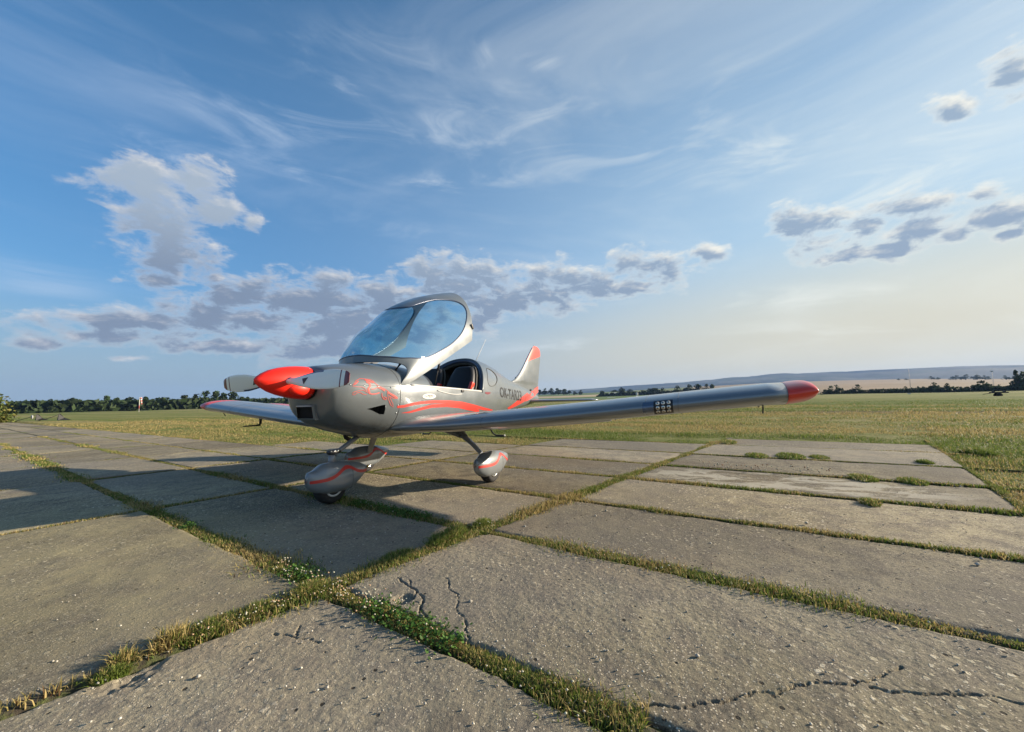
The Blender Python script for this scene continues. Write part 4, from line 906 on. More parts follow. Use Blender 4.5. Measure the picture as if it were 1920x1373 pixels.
# ------------------------------------------------------------------ open ground
def col_mat(name, rough=.95, k=1.0):
    m = mat(name, (.1, .1, .05), rough); q = NT(m); a = q.n('ShaderNodeAttribute'); a.attribute_name = 'tint'; q.l(a.outputs['Color'], q.b.inputs['Base Color'])
    m.node_tree.nodes['Principled BSDF'].inputs['Specular IOR Level'].default_value = .15
    return m
TURF = mat('meadow_turf', (.1,.1,.04), .97); n = NT(TURF); TURF.node_tree.nodes['Principled BSDF'].inputs['Specular IOR Level'].default_value = .1
p = n.pos(); bandp = n.pos((1, .12, 1), math.radians(8)); b1 = n.noise(bandp, .10, 5, .6); b2 = n.noise(bandp, .5, 5, .65); b3 = n.noise(p, 2.2, 6, .7); b4 = n.noise(p, 14, 5, .7)
c = n.mix(n.ramp(b1, .40, .60), (.135,.180,.045), (.275,.250,.105))
c = n.mix(n.ramp(b2, .45, .68, 0, .7), c, (.185,.195,.06)); c = n.mix(n.ramp(b3, .5, .72, 0, .6), c, (.31,.275,.13)); c = n.mix(n.ramp(b4, .48, .75, 0, .6), c, (.085,.090,.032))
# worn vehicle track across the meadow
sx = n.n('ShaderNodeSeparateXYZ'); n.l(n.pos(), sx.inputs[0])
tr = n.math('ADD', n.math('SUBTRACT', sx.outputs[0], n.math('MULTIPLY', sx.outputs[1], .145)), n.math('MULTIPLY', n.noise(n.pos((.3,.3,1)), .35, 3), 4.0))
yf = n.ramp(sx.outputs[1], 2, -6)
tk = n.math('MULTIPLY', n.math('MULTIPLY', n.ramp(tr, 23.5, 25.5), n.ramp(tr, 30, 28)), yf); c = n.mix(n.math('MULTIPLY', tk, .75), c, (.105,.080,.055))
gg = n.math('MULTIPLY', n.math('MULTIPLY', n.ramp(tr, 30, 34), n.ramp(tr, 90, 60)), n.ramp(sx.outputs[1], 10, -6)); c = n.mix(n.math('MULTIPLY', gg, .7), c, (.105,.150,.038))
n.l(c, n.b.inputs['Base Color']); n.l(n.bump(n.math('ADD', b4, b3), 1, .08).outputs[0], n.b.inputs['Normal'])
def apron_mask(x, y):        # True on the paving
    r = np.zeros(x.shape, bool)
    for (i, j) in slabs:
        a1 = x-(LX[i]+LB[i]*y); a2 = x-(LX[i+1]+LB[i+1]*y); b1_ = y-(CY[j]+CD[j]*x); b2_ = y-(CY[j+1]+CD[j+1]*x)
        r |= (a1 > 0) & (a2 < 0) & (b1_ > 0) & (b2_ < 0)
    return r
def terr(x, y):
    r = np.hypot(x+2, y+3.3); return -.026+(fbm(x*.05+50, y*.05+50, 3)-.5)*.5*np.clip((r-14)/60, 0, 1)+(fbm(x*.6, y*.6, 3)-.5)*.05*np.clip((r-7)/6, 0, 1)-1.2*np.clip((r-240)/80, 0, 1)**2*1.0
rad = np.concatenate([np.linspace(.2, 12, 34), np.geomspace(12.5, 345, 62)]); an = np.linspace(0, 2*PI, 181)[:-1]
Rr, Aa = np.meshgrid(rad, an, indexing='ij'); X = Rr*np.cos(Aa)-2; Y = Rr*np.sin(Aa)-3.3; V = np.stack([X, Y, terr(X, Y)], -1).reshape(-1, 3)
na = len(an); a = np.arange(len(rad)*na).reshape(len(rad), na); q = np.stack([a[:-1], a[1:], np.roll(a, -1, 1)[1:], np.roll(a, -1, 1)[:-1]], -1).reshape(-1, 4)
V = np.vstack([V, [[-2, -3.3, -.035]]]); tag(np_mesh('ground', V, q, TURF, None, True), kind='structure')
# ------------------------------------------------------------------ grass blades
BLM = bpy.data.materials.new('grass_blade'); BLM.use_nodes = True; t = BLM.node_tree; pb = t.nodes['Principled BSDF']; at = t.nodes.new('ShaderNodeAttribute'); at.attribute_name = 'tint'
t.links.new(at.outputs['Color'], pb.inputs['Base Color']); pb.inputs['Roughness'].default_value = .6; pb.inputs['Specular IOR Level'].default_value = .3
tl = t.nodes.new('ShaderNodeBsdfTranslucent'); mx = t.nodes.new('ShaderNodeMixShader'); mx.inputs[0].default_value = .35
t.links.new(at.outputs['Color'], tl.inputs[0]); t.links.new(pb.outputs[0], mx.inputs[1]); t.links.new(tl.outputs[0], mx.inputs[2]); t.links.new(mx.outputs[0], t.nodes['Material Output'].inputs[0])
def blades(name, x, y, z, h, w, dry, seed=1, lean=.55, **p):
    rg = np.random.default_rng(seed); N = len(x); th = rg.uniform(0, 2*PI, N); ln = rg.normal(0, lean, N)*h; la = rg.uniform(0, 2*PI, N)
    cx, sy = np.cos(th)*w/2, np.sin(th)*w/2; dx, dy = np.cos(la)*ln, np.sin(la)*ln
    B = np.stack([x, y, z], -1)
    V = np.stack([B+np.stack([-cx, -sy, 0*x], -1), B+np.stack([cx, sy, 0*x], -1),
                  B+np.stack([dx*.4+cx*.8, dy*.4+sy*.8, h*.6], -1), B+np.stack([dx*.4-cx*.8, dy*.4-sy*.8, h*.6], -1),
                  B+np.stack([dx, dy, h*.98-np.abs(ln)*.25], -1)], 1)
    b = (np.arange(N)*5)[:, None]; T = np.concatenate([b+[0, 1, 2], b+[0, 2, 3], b+[3, 2, 4]], 0)
    g1 = np.array((.150,.205,.035)); g2 = np.array((.085,.130,.024)); d1 = np.array((.46,.355,.16)); d2 = np.array((.30,.25,.085)); br = np.array((.13,.075,.035))
    m = rg.random(N)[:, None]; col = g1*(1-m)+g2*m; dd = d1*(1-m)+d2*m; k = (rg.random(N) < dry)[:, None]; col = np.where(k, dd, col); k2 = (rg.random(N) < dry*.12)[:, None]; col = np.where(k2, br, col)
    col = col*rg.uniform(.8, 1.25, (N, 1)); col = np.repeat(col[:, None, :], 5, 1); col[:, 4] = col[:, 4]*.8+np.array((.30,.25,.10))*.2
    return tag(np_mesh(name, V.reshape(-1, 3), T, BLM, None, False, col.reshape(-1, 3)), kind='stuff', **p)
# strips of turf in the joints
def joint_pts(n_per_m, line, idx, t0, t1, width):
    rg = np.random.default_rng(idx*7+(1 if line == 'L' else 2)*1000); xs_, ys_, hs_, ds_ = [], [], [], []
    N = int(n_per_m*(t1-t0)); tt = rg.uniform(t0, t1, N)
    if line == 'L': px = LX[idx]+LB[idx]*tt; py = tt; nx, ny = 1., -LB[idx]
    else: px = tt; py = CY[idx]+CD[idx]*tt; nx, ny = -CD[idx], 1.
    dens = fbm(tt*1.1+idx*31, np.full(N, idx*3.7+(0 if line == 'L' else 50)), 4, .6)
    return px, py, nx, ny, tt, dens, rg
BX_, BY_, BH_, BW_, BD_ = [], [], [], [], []
SP = {('L', 3): (1.1, 1.05), ('L', 4): (1.0, 1.0), ('L', 5): (.7, .9), ('L', 6): (.9, 1.0), ('C', 2): (1.0, 1.15), ('C', 3): (.6, .8), ('C', 4): (.45, .7)}
def add_joint(line, idx, t0, t1, wmul=1., cover=.5):
    step = 1.0; t = t0
    while t < t1:
        e = min(t+step, t1); mid = (t+e)/2
        m = (LX[idx]+LB[idx]*mid, mid) if line == 'L' else (mid, CY[idx]+CD[idx]*mid)
        d = math.hypot(m[0]-CAM.x, m[1]-CAM.y); npm = min(4200, 9500/max(d, 1.3)**1.25)
        px, py, nx, ny, tt, dens, rg = joint_pts(npm*wmul, line, idx, t, e, 1)
        JW = (JW_L if line == 'L' else JW_C)[idx]; spread, hm = SP.get((line, idx), (.6, .7))
        wv = JW*(.40+1.25*spread*np.clip((dens-.36)*3.0, 0, 1.2)); off = rg.normal(0, .40, len(px))*wv
        keep = (dens > (1-cover)*.75+.10)|(np.abs(off) < JW*.25)&(dens > .30)
        big_ = dens[keep]; h = (.008+.025*np.clip((big_-.35)*2.2, 0, 1))*hm*rg.uniform(.5, 1.45, keep.sum())
        BX_.append(px[keep]+nx*off[keep]); BY_.append(py[keep]+ny*off[keep]); BH_.append(h); BW_.append(np.full(keep.sum(), .0030+.0009*d)*rg.uniform(.7, 1.3, keep.sum()))
        BD_.append(np.clip(.38+.8*(fbm(px[keep]*1.7+3, py[keep]*1.7, 3)-.45)*2.4, .12, .92)); t = e
add_joint('L', 3, -3.1, 16, 1.25, .95); add_joint('L', 4, -4.9, 19, 1.1, .92); add_joint('L', 5, -5.4, 22, .8, .8)
for k_, (a_, b_) in ((6, (-5.9, 26)), (7, (-6.4, 5)), (8, (-6.8, 4)), (9, (-7.1, 1.5)), (2, (1, 12))): add_joint('L', k_, a_, b_, .8, .8)
add_joint('C', 2, -1.7, -.95, .35, .05); add_joint('C', 2, -.95, .45, 1.1, .62); add_joint('C', 2, .45, 7.8, 1.15, .85); add_joint('C', 3, -1.3, 6, .8, .66); add_joint('C', 4, -1.3, 5, .8, .55)
add_joint('C', 1, 2.0, 8.6, 1.3, .9)
for k_ in range(5, 10): add_joint('C', k_, -.5, 5.5, .7, .5)
# extra tufts seen in the photo
for (tx, ty, tr_, n_, hh, dr) in [(.42,-1.66,.13,1500,.085,.15),(.30,-1.64,.12,1100,.08,.12),(-.05,-1.56,.15,1200,.055,.25),(-.95,-1.335,.13,1400,.05,.3),(-1.08,-1.31,.07,500,.09,.85),(-1.27,-1.33,.05,700,.035,.1),(-1.22,-1.275,.045,420,.06,.75),(-.80,-1.38,.10,1200,.05,.3),
      (-.56,-1.43,.10,1200,.06,.35),(5.33,-4.0,.28,700,.05,.15),(5.38,-4.45,.34,900,.06,.1),(5.36,-4.8,.22,500,.05,.1),(6.55,-7.0,.3,700,.09,.08),(3.74,-4.85,.22,600,.05,.2),(3.70,-5.25,.2,500,.05,.2),(2.5,-4.55,.12,500,.05,.3),(7.2,-3.7,.3,500,.07,.3),(5.19,-5.9,.14,450,.06,.03),(.72,-1.72,.10,1200,.06,.1)]:
    r_ = np.sqrt(RNG.random(n_))*tr_; a_ = RNG.uniform(0, 2*PI, n_); al = .0
    BX_.append(tx+r_*np.cos(a_)*1.0); BY_.append(ty+r_*np.sin(a_)*.55); BH_.append(hh*RNG.uniform(.4, 1.2, n_)*(1-.5*(r_/tr_)**2)); d = math.hypot(tx+2, ty+3.3); BW_.append(np.full(n_, .003+.0009*d)); BD_.append(np.full(n_, dr))
x, y, h, w, dr = [np.concatenate(q) for q in (BX_, BY_, BH_, BW_, BD_)]
blades('joint_grass', x, y, np.full(len(x), -.022), h+.022, w, dr, 5)
print('joint blades', len(x))
# soil and moss lying in the joints
SOIL = mat('joint_soil', (.055,.045,.028), 1); n = NT(SOIL); s1 = n.noise(n.pos(), 18, 5, .7); n.l(n.mix(n.ramp(s1, .4, .65), (.045,.036,.024), (.080,.095,.026)), n.b.inputs['Base Color']); n.l(n.bump(s1, 1, .02).outputs[0], n.b.inputs['Normal'])
V, F = [], []
def strip(pts, w):
    b = len(V)
    for i, (px, py) in enumerate(pts):
        a, c_ = pts[max(i-1, 0)], pts[min(i+1, len(pts)-1)]; dx, dy = c_[0]-a[0], c_[1]-a[1]; L = math.hypot(dx, dy); nx, ny = -dy/L, dx/L
        for s_, z in ((-1, -.045), (-.3, -.004), (.3, -.004), (1, -.045)): V.append((px+nx*w*s_, py+ny*w*s_, z+RNG.uniform(-.006, .006)))
    for i in range(len(pts)-1):
        for k in range(3): F.append((b+4*i+k, b+4*i+k+1, b+4*i+k+5, b+4*i+k+4))
for i in range(1, 10):
    t1 = 60 if i <= 6 else 5; strip([(LX[i]+LB[i]*t_, t_) for t_ in np.arange(-6.6 if i > 3 else -5, t1, .12 if i in (3, 4, 5) else .5)], JW_L[i]*.62)
for j in range(1, len(CY)-1):
    xa, xb = -4+0*j, (8.5 if j <= 2 else 6 if j < 5 else 3.3+.145*CY[j]+.2); xs_ = np.arange(-3+.15*CY[j], xb, .12 if j in (2, 3) else .5); strip([(t_, CY[j]+CD[j]*t_) for t_ in xs_], JW_C[j]*.62)
tag(link_mesh('joint_soil', V, F, SOIL, None, True), kind='stuff')
# clover heads and yellow leaves in the near joints
V, F, Cc = [], [], []
def blob(x, y, z, r, col):
    b = len(V); 
    for k in range(6): V.append((x+r*math.cos(k*PI/3), y+r*math.sin(k*PI/3), z+RNG.uniform(-.2, .2)*r)); Cc.append(col)
    V.append((x, y, z+r*.9)); V.append((x, y, z-r*.8)); Cc.extend([col, col])
    for k in range(6): F.append((b+k, b+(k+1) % 6, b+6)); F.append((b+(k+1) % 6, b+k, b+7))
def sprinkle(line, idx, t0, t1, N, hz, r0, wd):
    for _ in range(N):
        t_ = RNG.uniform(t0, t1); o_ = RNG.normal(0, wd)
        if line == 'L': px, py = LX[idx]+LB[idx]*t_+o_, t_
        else: px, py = t_, CY[idx]+CD[idx]*t_+o_
        c_ = [(.42,.39,.30),(.38,.29,.20),(.40,.40,.31),(.42,.28,.18)][int(RNG.integers(4))]; blob(px, py, hz*RNG.uniform(.5, 1.2), r0*RNG.uniform(.6, 1.2), c_)
sprinkle('L', 3, -2.0, -1.5, 90, .045, .0055, .05); sprinkle('L', 3, -1.45, -1.0, 60, .04, .0055, .045); sprinkle('L', 3, -3.0, -2.0, 40, .04, .0045, .05); sprinkle('C', 2, -1.05, -.6, 60, .035, .005, .045)
sprinkle('L', 4, -4.6, -2.5, 90, .05, .005, .04); sprinkle('C', 2, .6, 1.0, 20, .04, .005, .04); sprinkle('L', 4, -1.0, 6, 60, .04, .006, .05); sprinkle('L', 7, -4.6, -3.2, 60, .07, .012, .12)
CLV = col_mat('clover_heads', .8); tag(np_mesh('clover_flowers', np.array(V), np.array(F), CLV, None, True, np.array(Cc)), kind='stuff')
# broad clover leaves low in the near strips
N = 16000; t_ = RNG.uniform(-4.7, .5, N); w_ = RNG.random(N) < .5; ln_i = np.where(w_, 3, 4); px = np.where(w_, LX[3]+LB[3]*t_, LX[4]+LB[4]*t_)+RNG.normal(0, .040, N)
k = fbm(t_*1.3+np.where(w_, 0, 40), t_*0+3, 3) > .46; px, py = px[k], t_[k]; N = len(px); r_ = RNG.uniform(.004, .008, N); z = RNG.uniform(.0, .038, N); a_ = RNG.uniform(0, 2*PI, N); tx_, ty_ = RNG.normal(0, .5, N), RNG.normal(0, .5, N)
cor = [(1, 0), (.3, .9), (-.8, .6), (-.8, -.6), (.3, -.9)]; VV = []
for u, v in cor: X_ = (u*np.cos(a_)-v*np.sin(a_))*r_; Y_ = (u*np.sin(a_)+v*np.cos(a_))*r_; VV.append(np.stack([px+X_, py+Y_, z+X_*tx_+Y_*ty_], -1))
VV = np.stack(VV, 1).reshape(-1, 3); b = (np.arange(N)*5)[:, None]; T = np.concatenate([b+[0, 1, 2], b+[0, 2, 3], b+[0, 3, 4]], 0)
col = np.array((.06,.13,.022))[None]*RNG.uniform(.6, 1.6, (N, 1)); tag(np_mesh('clover_leaves', VV, T, BLM, None, False, np.repeat(col, 5, 0)), kind='stuff')
# loose stones and chips on the concrete
V, F, Cc = [], [], []
for _ in range(1300):
    r = RNG.uniform(1.2, 6)**1.0; a_ = RNG.uniform(math.radians(-24), math.radians(74)); px, py = CAM.x+r*math.cos(a_), CAM.y+r*math.sin(a_); s_ = RNG.uniform(.0022, .0055)*(1+(RNG.random() < .03)*1.4); g_ = RNG.uniform(.22, .58); blob(px, py, .004, s_, (g_, g_*.94, g_*.80))
tag(np_mesh('stone_chips', np.array(V), np.array(F), CLV, None, False, np.array(Cc)), kind='stuff')
# meadow blades beyond the apron
rg = np.random.default_rng(3); N = 620000
u_ = rg.random(N); r = 4.5*(60/4.5)**(u_**1.05); a_ = np.radians(rg.uniform(-31, 82, N)); x, y = CAM.x+r*np.cos(a_), CAM.y+r*np.sin(a_)
m = ~apron_mask(x, y); x, y, r = x[m], y[m], r[m]; cl = fbm(x*.9, y*.9, 4, .6); band = fbm((x-.145*y)*.35+7, y*.05, 3, .6)
m = (cl > .30); x, y, r, cl, band = x[m], y[m], r[m], cl[m], band[m]
h = (.022+.080*np.clip(cl-.40, 0, .4)*2+.012*np.clip(r/30, 0, 1))*rg.uniform(.5, 1.5, len(x))*np.clip((62-r)/25, .3, 1); w = (.0028+.00045*r)*rg.uniform(.7, 1.3, len(x))
z = terr(x, y)-.005
blades('meadow_grass', x, y, z, h, w, np.clip(.42+(band-.5)*4.2, .06, .95), 9, .9)
print('meadow', len(x))
T_LEFT = [(70.8, 318.6, 0.4, 2.8, 2.8), (72.6, 318.1, 0.4, 4.5, 2.1), (74.9, 317.6, 0.4, 3.0, 2.8), (77.8, 316.9, 0.4, 4.6, 5.8), (80.5, 316.2, 0.4, 3.7, 3.3), (82.5, 315.7, 0.4, 5.4, 3.4), (85.6, 314.8, 0.4, 3.6, 3.9), (89.8, 313.7, 0.4, 5.6, 7.5), (92.9, 312.8, 0.4, 4.0, 4.1), (95.6, 311.9, 0.4, 3.6, 5.0), (98.8, 310.9, 0.3, 3.9, 3.0), (100.8, 310.3, 0.3, 2.9, 3.0), (103.1, 309.5, 0.3, 6.6, 4.3), (107.0, 308.2, 0.3, 5.6, 4.9), (111.3, 306.6, 0.3, 5.8, 6.9), (114.8, 305.3, 0.3, 4.1, 4.2), (117.8, 304.2, 0.3, 6.0, 6.2), (120.8, 303.0, 0.3, 4.7, 3.9), (125.5, 301.0, 0.3, 5.6, 9.0), (130.4, 299.0, 0.3, 4.8, 6.7), (133.5, 297.6, 0.3, 4.4, 4.7), (136.4, 296.3, 0.3, 6.7, 8.0), (140.3, 294.4, 0.3, 7.0, 6.0), (144.2, 292.5, 0.3, 8.7, 10.0), (149.7, 289.7, 0.2, 8.6, 6.8), (153.3, 287.9, 0.2, 7.5, 6.4), (158.7, 284.9, 0.2, 8.2, 7.7), (162.6, 282.7, 0.2, 5.6, 6.7), (165.8, 280.8, 0.2, 5.5, 5.5), (168.7, 279.1, 0.2, 4.7, 5.6), (171.7, 277.3, 0.2, 4.2, 5.7), (175.2, 275.1, 0.2, 3.4, 6.4), (177.9, 273.3, 0.2, 3.7, 5.9), (181.2, 271.2, 0.2, 4.0, 6.6), (184.2, 269.1, 0.2, 4.3, 6.0), (187.3, 267.0, 0.2, 3.9, 6.1), (190.3, 264.8, 0.2, 3.4, 5.5)]
T_TAIL = [(829.9, 340.1, 11.9, 9.7, 12.1), (833.5, 331.2, 11.7, 8.5, 12.1), (837.5, 321.1, 11.4, 10.9, 13.3), (842.6, 307.5, 11.0, 10.9, 16.8), (847.9, 292.8, 10.6, 10.9, 16.8), (852.1, 280.4, 10.3, 9.6, 15.5), (855.8, 269.0, 10.0, 7.2, 11.9), (859.3, 257.7, 9.7, 6.0, 10.7), (863.0, 245.2, 9.4, 8.4, 9.4)]
T_MID = [(582.5, 132.2, 0.4, 8.5, 15.4), (585.8, 117.3, 0.5, 5.6, 13.7), (588.3, 103.9, 0.6, 9.1, 18.0), (589.9, 95.0, 0.6, 7.2, 19.4), (591.4, 85.5, 0.7, 6.9, 17.7), (592.8, 75.3, 0.8, 8.1, 17.5), (594.5, 61.7, 0.9, 9.8, 20.1), (595.7, 48.9, 1.0, 10.1, 11.3), (596.4, 41.2, 1.0, 6.8, 11.2), (597.1, 30.1, 1.1, 11.6, 13.8), (597.6, 19.8, 1.1, 9.0, 15.0), (597.8, 13.7, 1.2, 12.4, 14.8), (598.0, 2.3, 1.3, 12.0, 14.6), (598.0, -6.2, 1.3, 12.3, 10.5), (597.9, -12.7, 1.4, 11.3, 9.7)]
T_UP = [(981.7, 176.6, 16.8, 7.8, 13.8), (978.4, 193.9, 16.0, 3.9, 20.3), (985.1, 156.9, 14.9, 5.2, 19.8), (991.2, 113.3, 13.7, 6.4, 16.9), (993.6, 90.8, 13.0, 3.8, 14.2)]
T_RIGHT = [(290.4, -70.3, 0.3, 3.5, 6.4), (289.6, -73.9, 0.2, 4.1, 4.4), (288.3, -79.0, 0.4, 1.9, 3.8), (287.5, -82.1, 0.3, 3.7, 6.0), (285.7, -88.5, 0.4, 1.8, 4.0), (284.6, -92.0, 0.6, 0.9, 4.3), (283.3, -96.1, 0.4, 0.9, 4.2), (281.7, -101.0, 0.3, 2.6, 3.3), (280.2, -105.2, 0.4, 2.3, 2.4), (279.4, -107.4, 0.6, 2.0, 3.5), (278.1, -110.6, 0.5, 3.6, 5.3), (276.4, -115.2, 0.6, 3.0, 3.7), (275.2, -118.0, 0.5, 0.8, 3.6), (272.5, -124.3, 0.5, 3.4, 4.4), (271.7, -126.2, 0.5, 3.6, 5.0), (270.7, -128.4, 0.4, 2.3, 3.6), (269.9, -130.1, 0.3, 2.3, 2.3), (268.1, -133.8, 0.4, 2.0, 2.2), (267.3, -135.6, 0.3, 6.7, 4.0), (266.4, -137.3, 0.3, 6.2, 4.5)]
T_RIDGE = [(1372.8, -464.2, 31.5, 2.8, 7.0), (1368.3, -477.4, 30.8, 2.8, 7.9), (1352.7, -520.4, 29.7, 5.4, 12.9), (1348.7, -530.6, 29.0, 4.0, 9.1), (1337.8, -557.8, 27.4, 6.5, 19.1), (1331.8, -572.0, 26.5, 7.7, 20.3), (1324.5, -588.9, 25.5, 7.6, 19.7), (1319.2, -600.7, 24.8, 6.3, 14.5), (1306.6, -627.8, 23.1, 6.1, 13.8), (1300.4, -640.8, 22.2, 9.7, 14.9)]
# ------------------------------------------------------------------ vegetation
LEAFM = bpy.data.materials.new('tree_foliage'); LEAFM.use_nodes = True; t = LEAFM.node_tree; pb = t.nodes['Principled BSDF']; at = t.nodes.new('ShaderNodeAttribute'); at.attribute_name = 'tint'
oi = t.nodes.new('ShaderNodeObjectInfo'); hs = t.nodes.new('ShaderNodeHueSaturation'); mr = t.nodes.new('ShaderNodeMapRange'); t.links.new(oi.outputs['Random'], mr.inputs[0]); mr.inputs[3].default_value = .7; mr.inputs[4].default_value = 1.35
t.links.new(at.outputs['Color'], hs.inputs['Color']); t.links.new(mr.outputs[0], hs.inputs['Value']); t.links.new(hs.outputs[0], pb.inputs['Base Color']); pb.inputs['Roughness'].default_value = .7; pb.inputs['Specular IOR Level'].default_value = .2
tl = t.nodes.new('ShaderNodeBsdfTranslucent'); mx = t.nodes.new('ShaderNodeMixShader'); mx.inputs[0].default_value = .25
t.links.new(hs.outputs[0], tl.inputs[0]); t.links.new(pb.outputs[0], mx.inputs[1]); t.links.new(tl.outputs[0], mx.inputs[2]); t.links.new(mx.outputs[0], t.nodes['Material Output'].inputs[0])
BARK = mat('bark', (.06,.045,.032), .9)
def crown_mesh(seed, n=900, kind=0, leaf=.055, base=(.030,.055,.018)):
    """unit tree: height 1, width about 1; leaf clumps spread through several lobes"""
    rg = np.random.default_rng(seed); lobes = []
    for k in range(rg.integers(6, 11)):
        a = rg.uniform(0, 2*PI); z = rg.uniform(.22, .86) if kind != 2 else rg.uniform(.15, .6); rr = rg.uniform(.02, .34)*(1.25-z)*1.2
        lobes.append((rr*math.cos(a), rr*math.sin(a), z, rg.uniform(.10, .24)*(1.2-.5*z), rg.uniform(.10, .20)))
    lobes.append((0, 0, .55, .30, .32)); lobes.append((rg.uniform(-.1, .1), rg.uniform(-.1, .1), .86, .13, .13))
    if kind == 2: lobes.append((0, 0, .25, .42, .25))
    P = []; 
    while len(P) < n:
        L = lobes[rg.integers(len(lobes))]; v = rg.normal(size=3); v /= np.linalg.norm(v); q = rg.uniform(.55, 1.05)
        p = np.array((L[0]+v[0]*L[3]*q, L[1]+v[1]*L[3]*q, L[2]+v[2]*L[4]*q))
        if p[2] > .04: P.append(p)
    P = np.array(P); N = len(P); s = leaf*rg.uniform(.5, 1.4, N); A = rg.normal(size=(N, 3)); A /= np.linalg.norm(A, axis=1)[:, None]; Bv = np.cross(A, rg.normal(size=(N, 3))); Bv /= np.linalg.norm(Bv, axis=1)[:, None]
    V = np.stack([P-A*s[:, None], P+Bv*s[:, None]*.7, P+A*s[:, None], P-Bv*s[:, None]*.7], 1).reshape(-1, 3)
    b = (np.arange(N)*4)[:, None]; T = np.concatenate([b+[0, 1, 2], b+[0, 2, 3]], 0)
    c = np.array(base)*rg.uniform(.6, 1.5, (N, 1))*np.array((1, 1, 1)); c[:, 0] *= rg.uniform(.8, 1.4, N); return V, T, np.repeat(c, 4, 0)
def mk_tree(name, seed, kind=0, n=900, leaf=.055, base=(.030,.055,.018)):
    V, T, c = crown_mesh(seed, n, kind, leaf, base); r = empty(name, (0, 0, 0)); cr = np_mesh('crown', V, T, LEAFM, r, False, c)
    tube('trunk', [(0, 0, -.03), (.005, 0, .2), (.01, .01, .5), (0, .02, .75)], [.028, .022, .014, .005], BARK, r, 7)
    tube('limb', [(0, 0, .25), (.09, .04, .42), (.16, .06, .58)], [.014, .009, .003], BARK, r, 5); tube('limb', [(0, 0, .32), (-.08, -.05, .5), (-.13, -.08, .66)], [.012, .008, .003], BARK, r, 5)
    return r
def place(src, first, loc, H, Wd, rot, **p):
    if first[0]: r = src; first[0] = False
    else:
        r = src.copy(); COL.objects.link(r)
        for ch in src.children: c = ch.copy(); COL.objects.link(c); c.parent = r
    r.location = loc; r.scale = (Wd, Wd, H); r.rotation_euler = (0, 0, rot)
    for k in ('label', 'category', 'group'):
        if k in p: r[k] = p[k]
    return r
ORD = ['first','second','third','fourth','fifth','sixth','seventh','eighth','ninth','tenth','eleventh','twelfth','thirteenth','fourteenth','fifteenth','sixteenth','seventeenth','eighteenth','nineteenth','twentieth','twenty-first','twenty-second']
def size_word(H, Hs): m_ = sum(Hs)/len(Hs); return 'tall' if H > m_*1.12 else 'low' if H < m_*.85 else 'mid-height'
def left_label(i):
    L = T_LEFT; w_ = size_word(L[i][3], [q[3] for q in L]); k = 16
    if i < 8: return w_+' dark tree, '+ORD[i]+' from the left end of the treeline'
    if i < 16: return w_+' dark tree, '+ORD[15-i]+' to the left of the windsock'
    if i < 23: return w_+' dark tree, '+ORD[i-16]+' to the right of the windsock'
    if i < 29: return w_+' dark tree behind the starboard wing tip, '+ORD[i-23]+' past it'
    return w_+' dark tree seen under the propeller and spinner, '+ORD[i-29]+' from the blade tip'
protos = [(mk_tree('broadleaf_tree', 20+k, kind=(0 if k < 4 else 2)), [True]) for k in range(6)]
shrubs = [(mk_tree('hedge_bush', 40+k, kind=2, n=500), [True]) for k in range(3)]
for i, (x, y, z, H, w) in enumerate(T_LEFT):
    s, f = protos[i % 6]; place(s, f, (x, y, z-.4), H*1.35, max(w, H*.7)*1.6, i*1.3, label=left_label(i), category='tree', group='trees beyond the grass on the left')
for i, (x, y, z, H, w) in enumerate(T_TAIL):
    s, f = protos[(i*5+1) % 6]; place(s, f, (x, y, z-1), H*1.4, w*1.5, i*2.1, label=size_word(H, [q[3] for q in T_TAIL])+' distant tree, '+ORD[i]+' to the right of the tail fin', category='tree', group='distant trees beside the tail fin')
for i, (x, y, z, H, w) in enumerate(T_MID):
    s, f = protos[(i*3+2) % 6]; place(s, f, (x, y, z-1), H*1.35, w*1.4, i*1.7, label=size_word(H, [q[3] for q in T_MID])+' green copse tree above the port wing, '+ORD[i]+' from the copse left end', category='tree', group='copse behind the port wing')
for i, (x, y, z, H, w) in enumerate(T_UP):
    s, f = protos[(i+3) % 6]; place(s, f, (x, y, z-1.5), H*1.3, w*1.4, i*.9, label='small far tree on the field edge above the copse, '+ORD[i]+' from the left', category='tree', group='far trees above the copse')
for i, (x, y, z, H, w) in enumerate(T_RIGHT):
    s, f = shrubs[i % 3] if H < 5 else protos[4+i % 2]; place(s, f, (x, y, z-.5), H*1.45, w*1.35, i*2.3, label=(size_word(H, [q[3] for q in T_RIGHT])+' round bush' if H < 5 else 'tall dark tree')+' in the hedge before the wheat, '+ORD[i]+' from the wing tip', category='bush' if H < 5 else 'tree', group='hedge bushes right of the wing tip' if H < 5 else 'hedge trees right of the wing tip')
for i, (x, y, z, H, w) in enumerate(T_RIDGE):
    s, f = shrubs[(i+1) % 3]; place(s, f, (x, y, z-2), H*1.6, w*1.3, i*1.1, label='tiny dark tree on the wheat field skyline, '+ORD[i]+' from the left', category='tree', group='trees on the wheat field skyline')
# the near bush at the left edge
b = mk_tree('roadside_bush', 77, kind=2, n=5200, leaf=.030, base=(.075,.095,.025)); b.location = (9.2, 52.6, -.3); b.scale = (4.3, 4.3, 3.3); tag(b, label='bushy green shrub at the far left end of the concrete', category='bush')
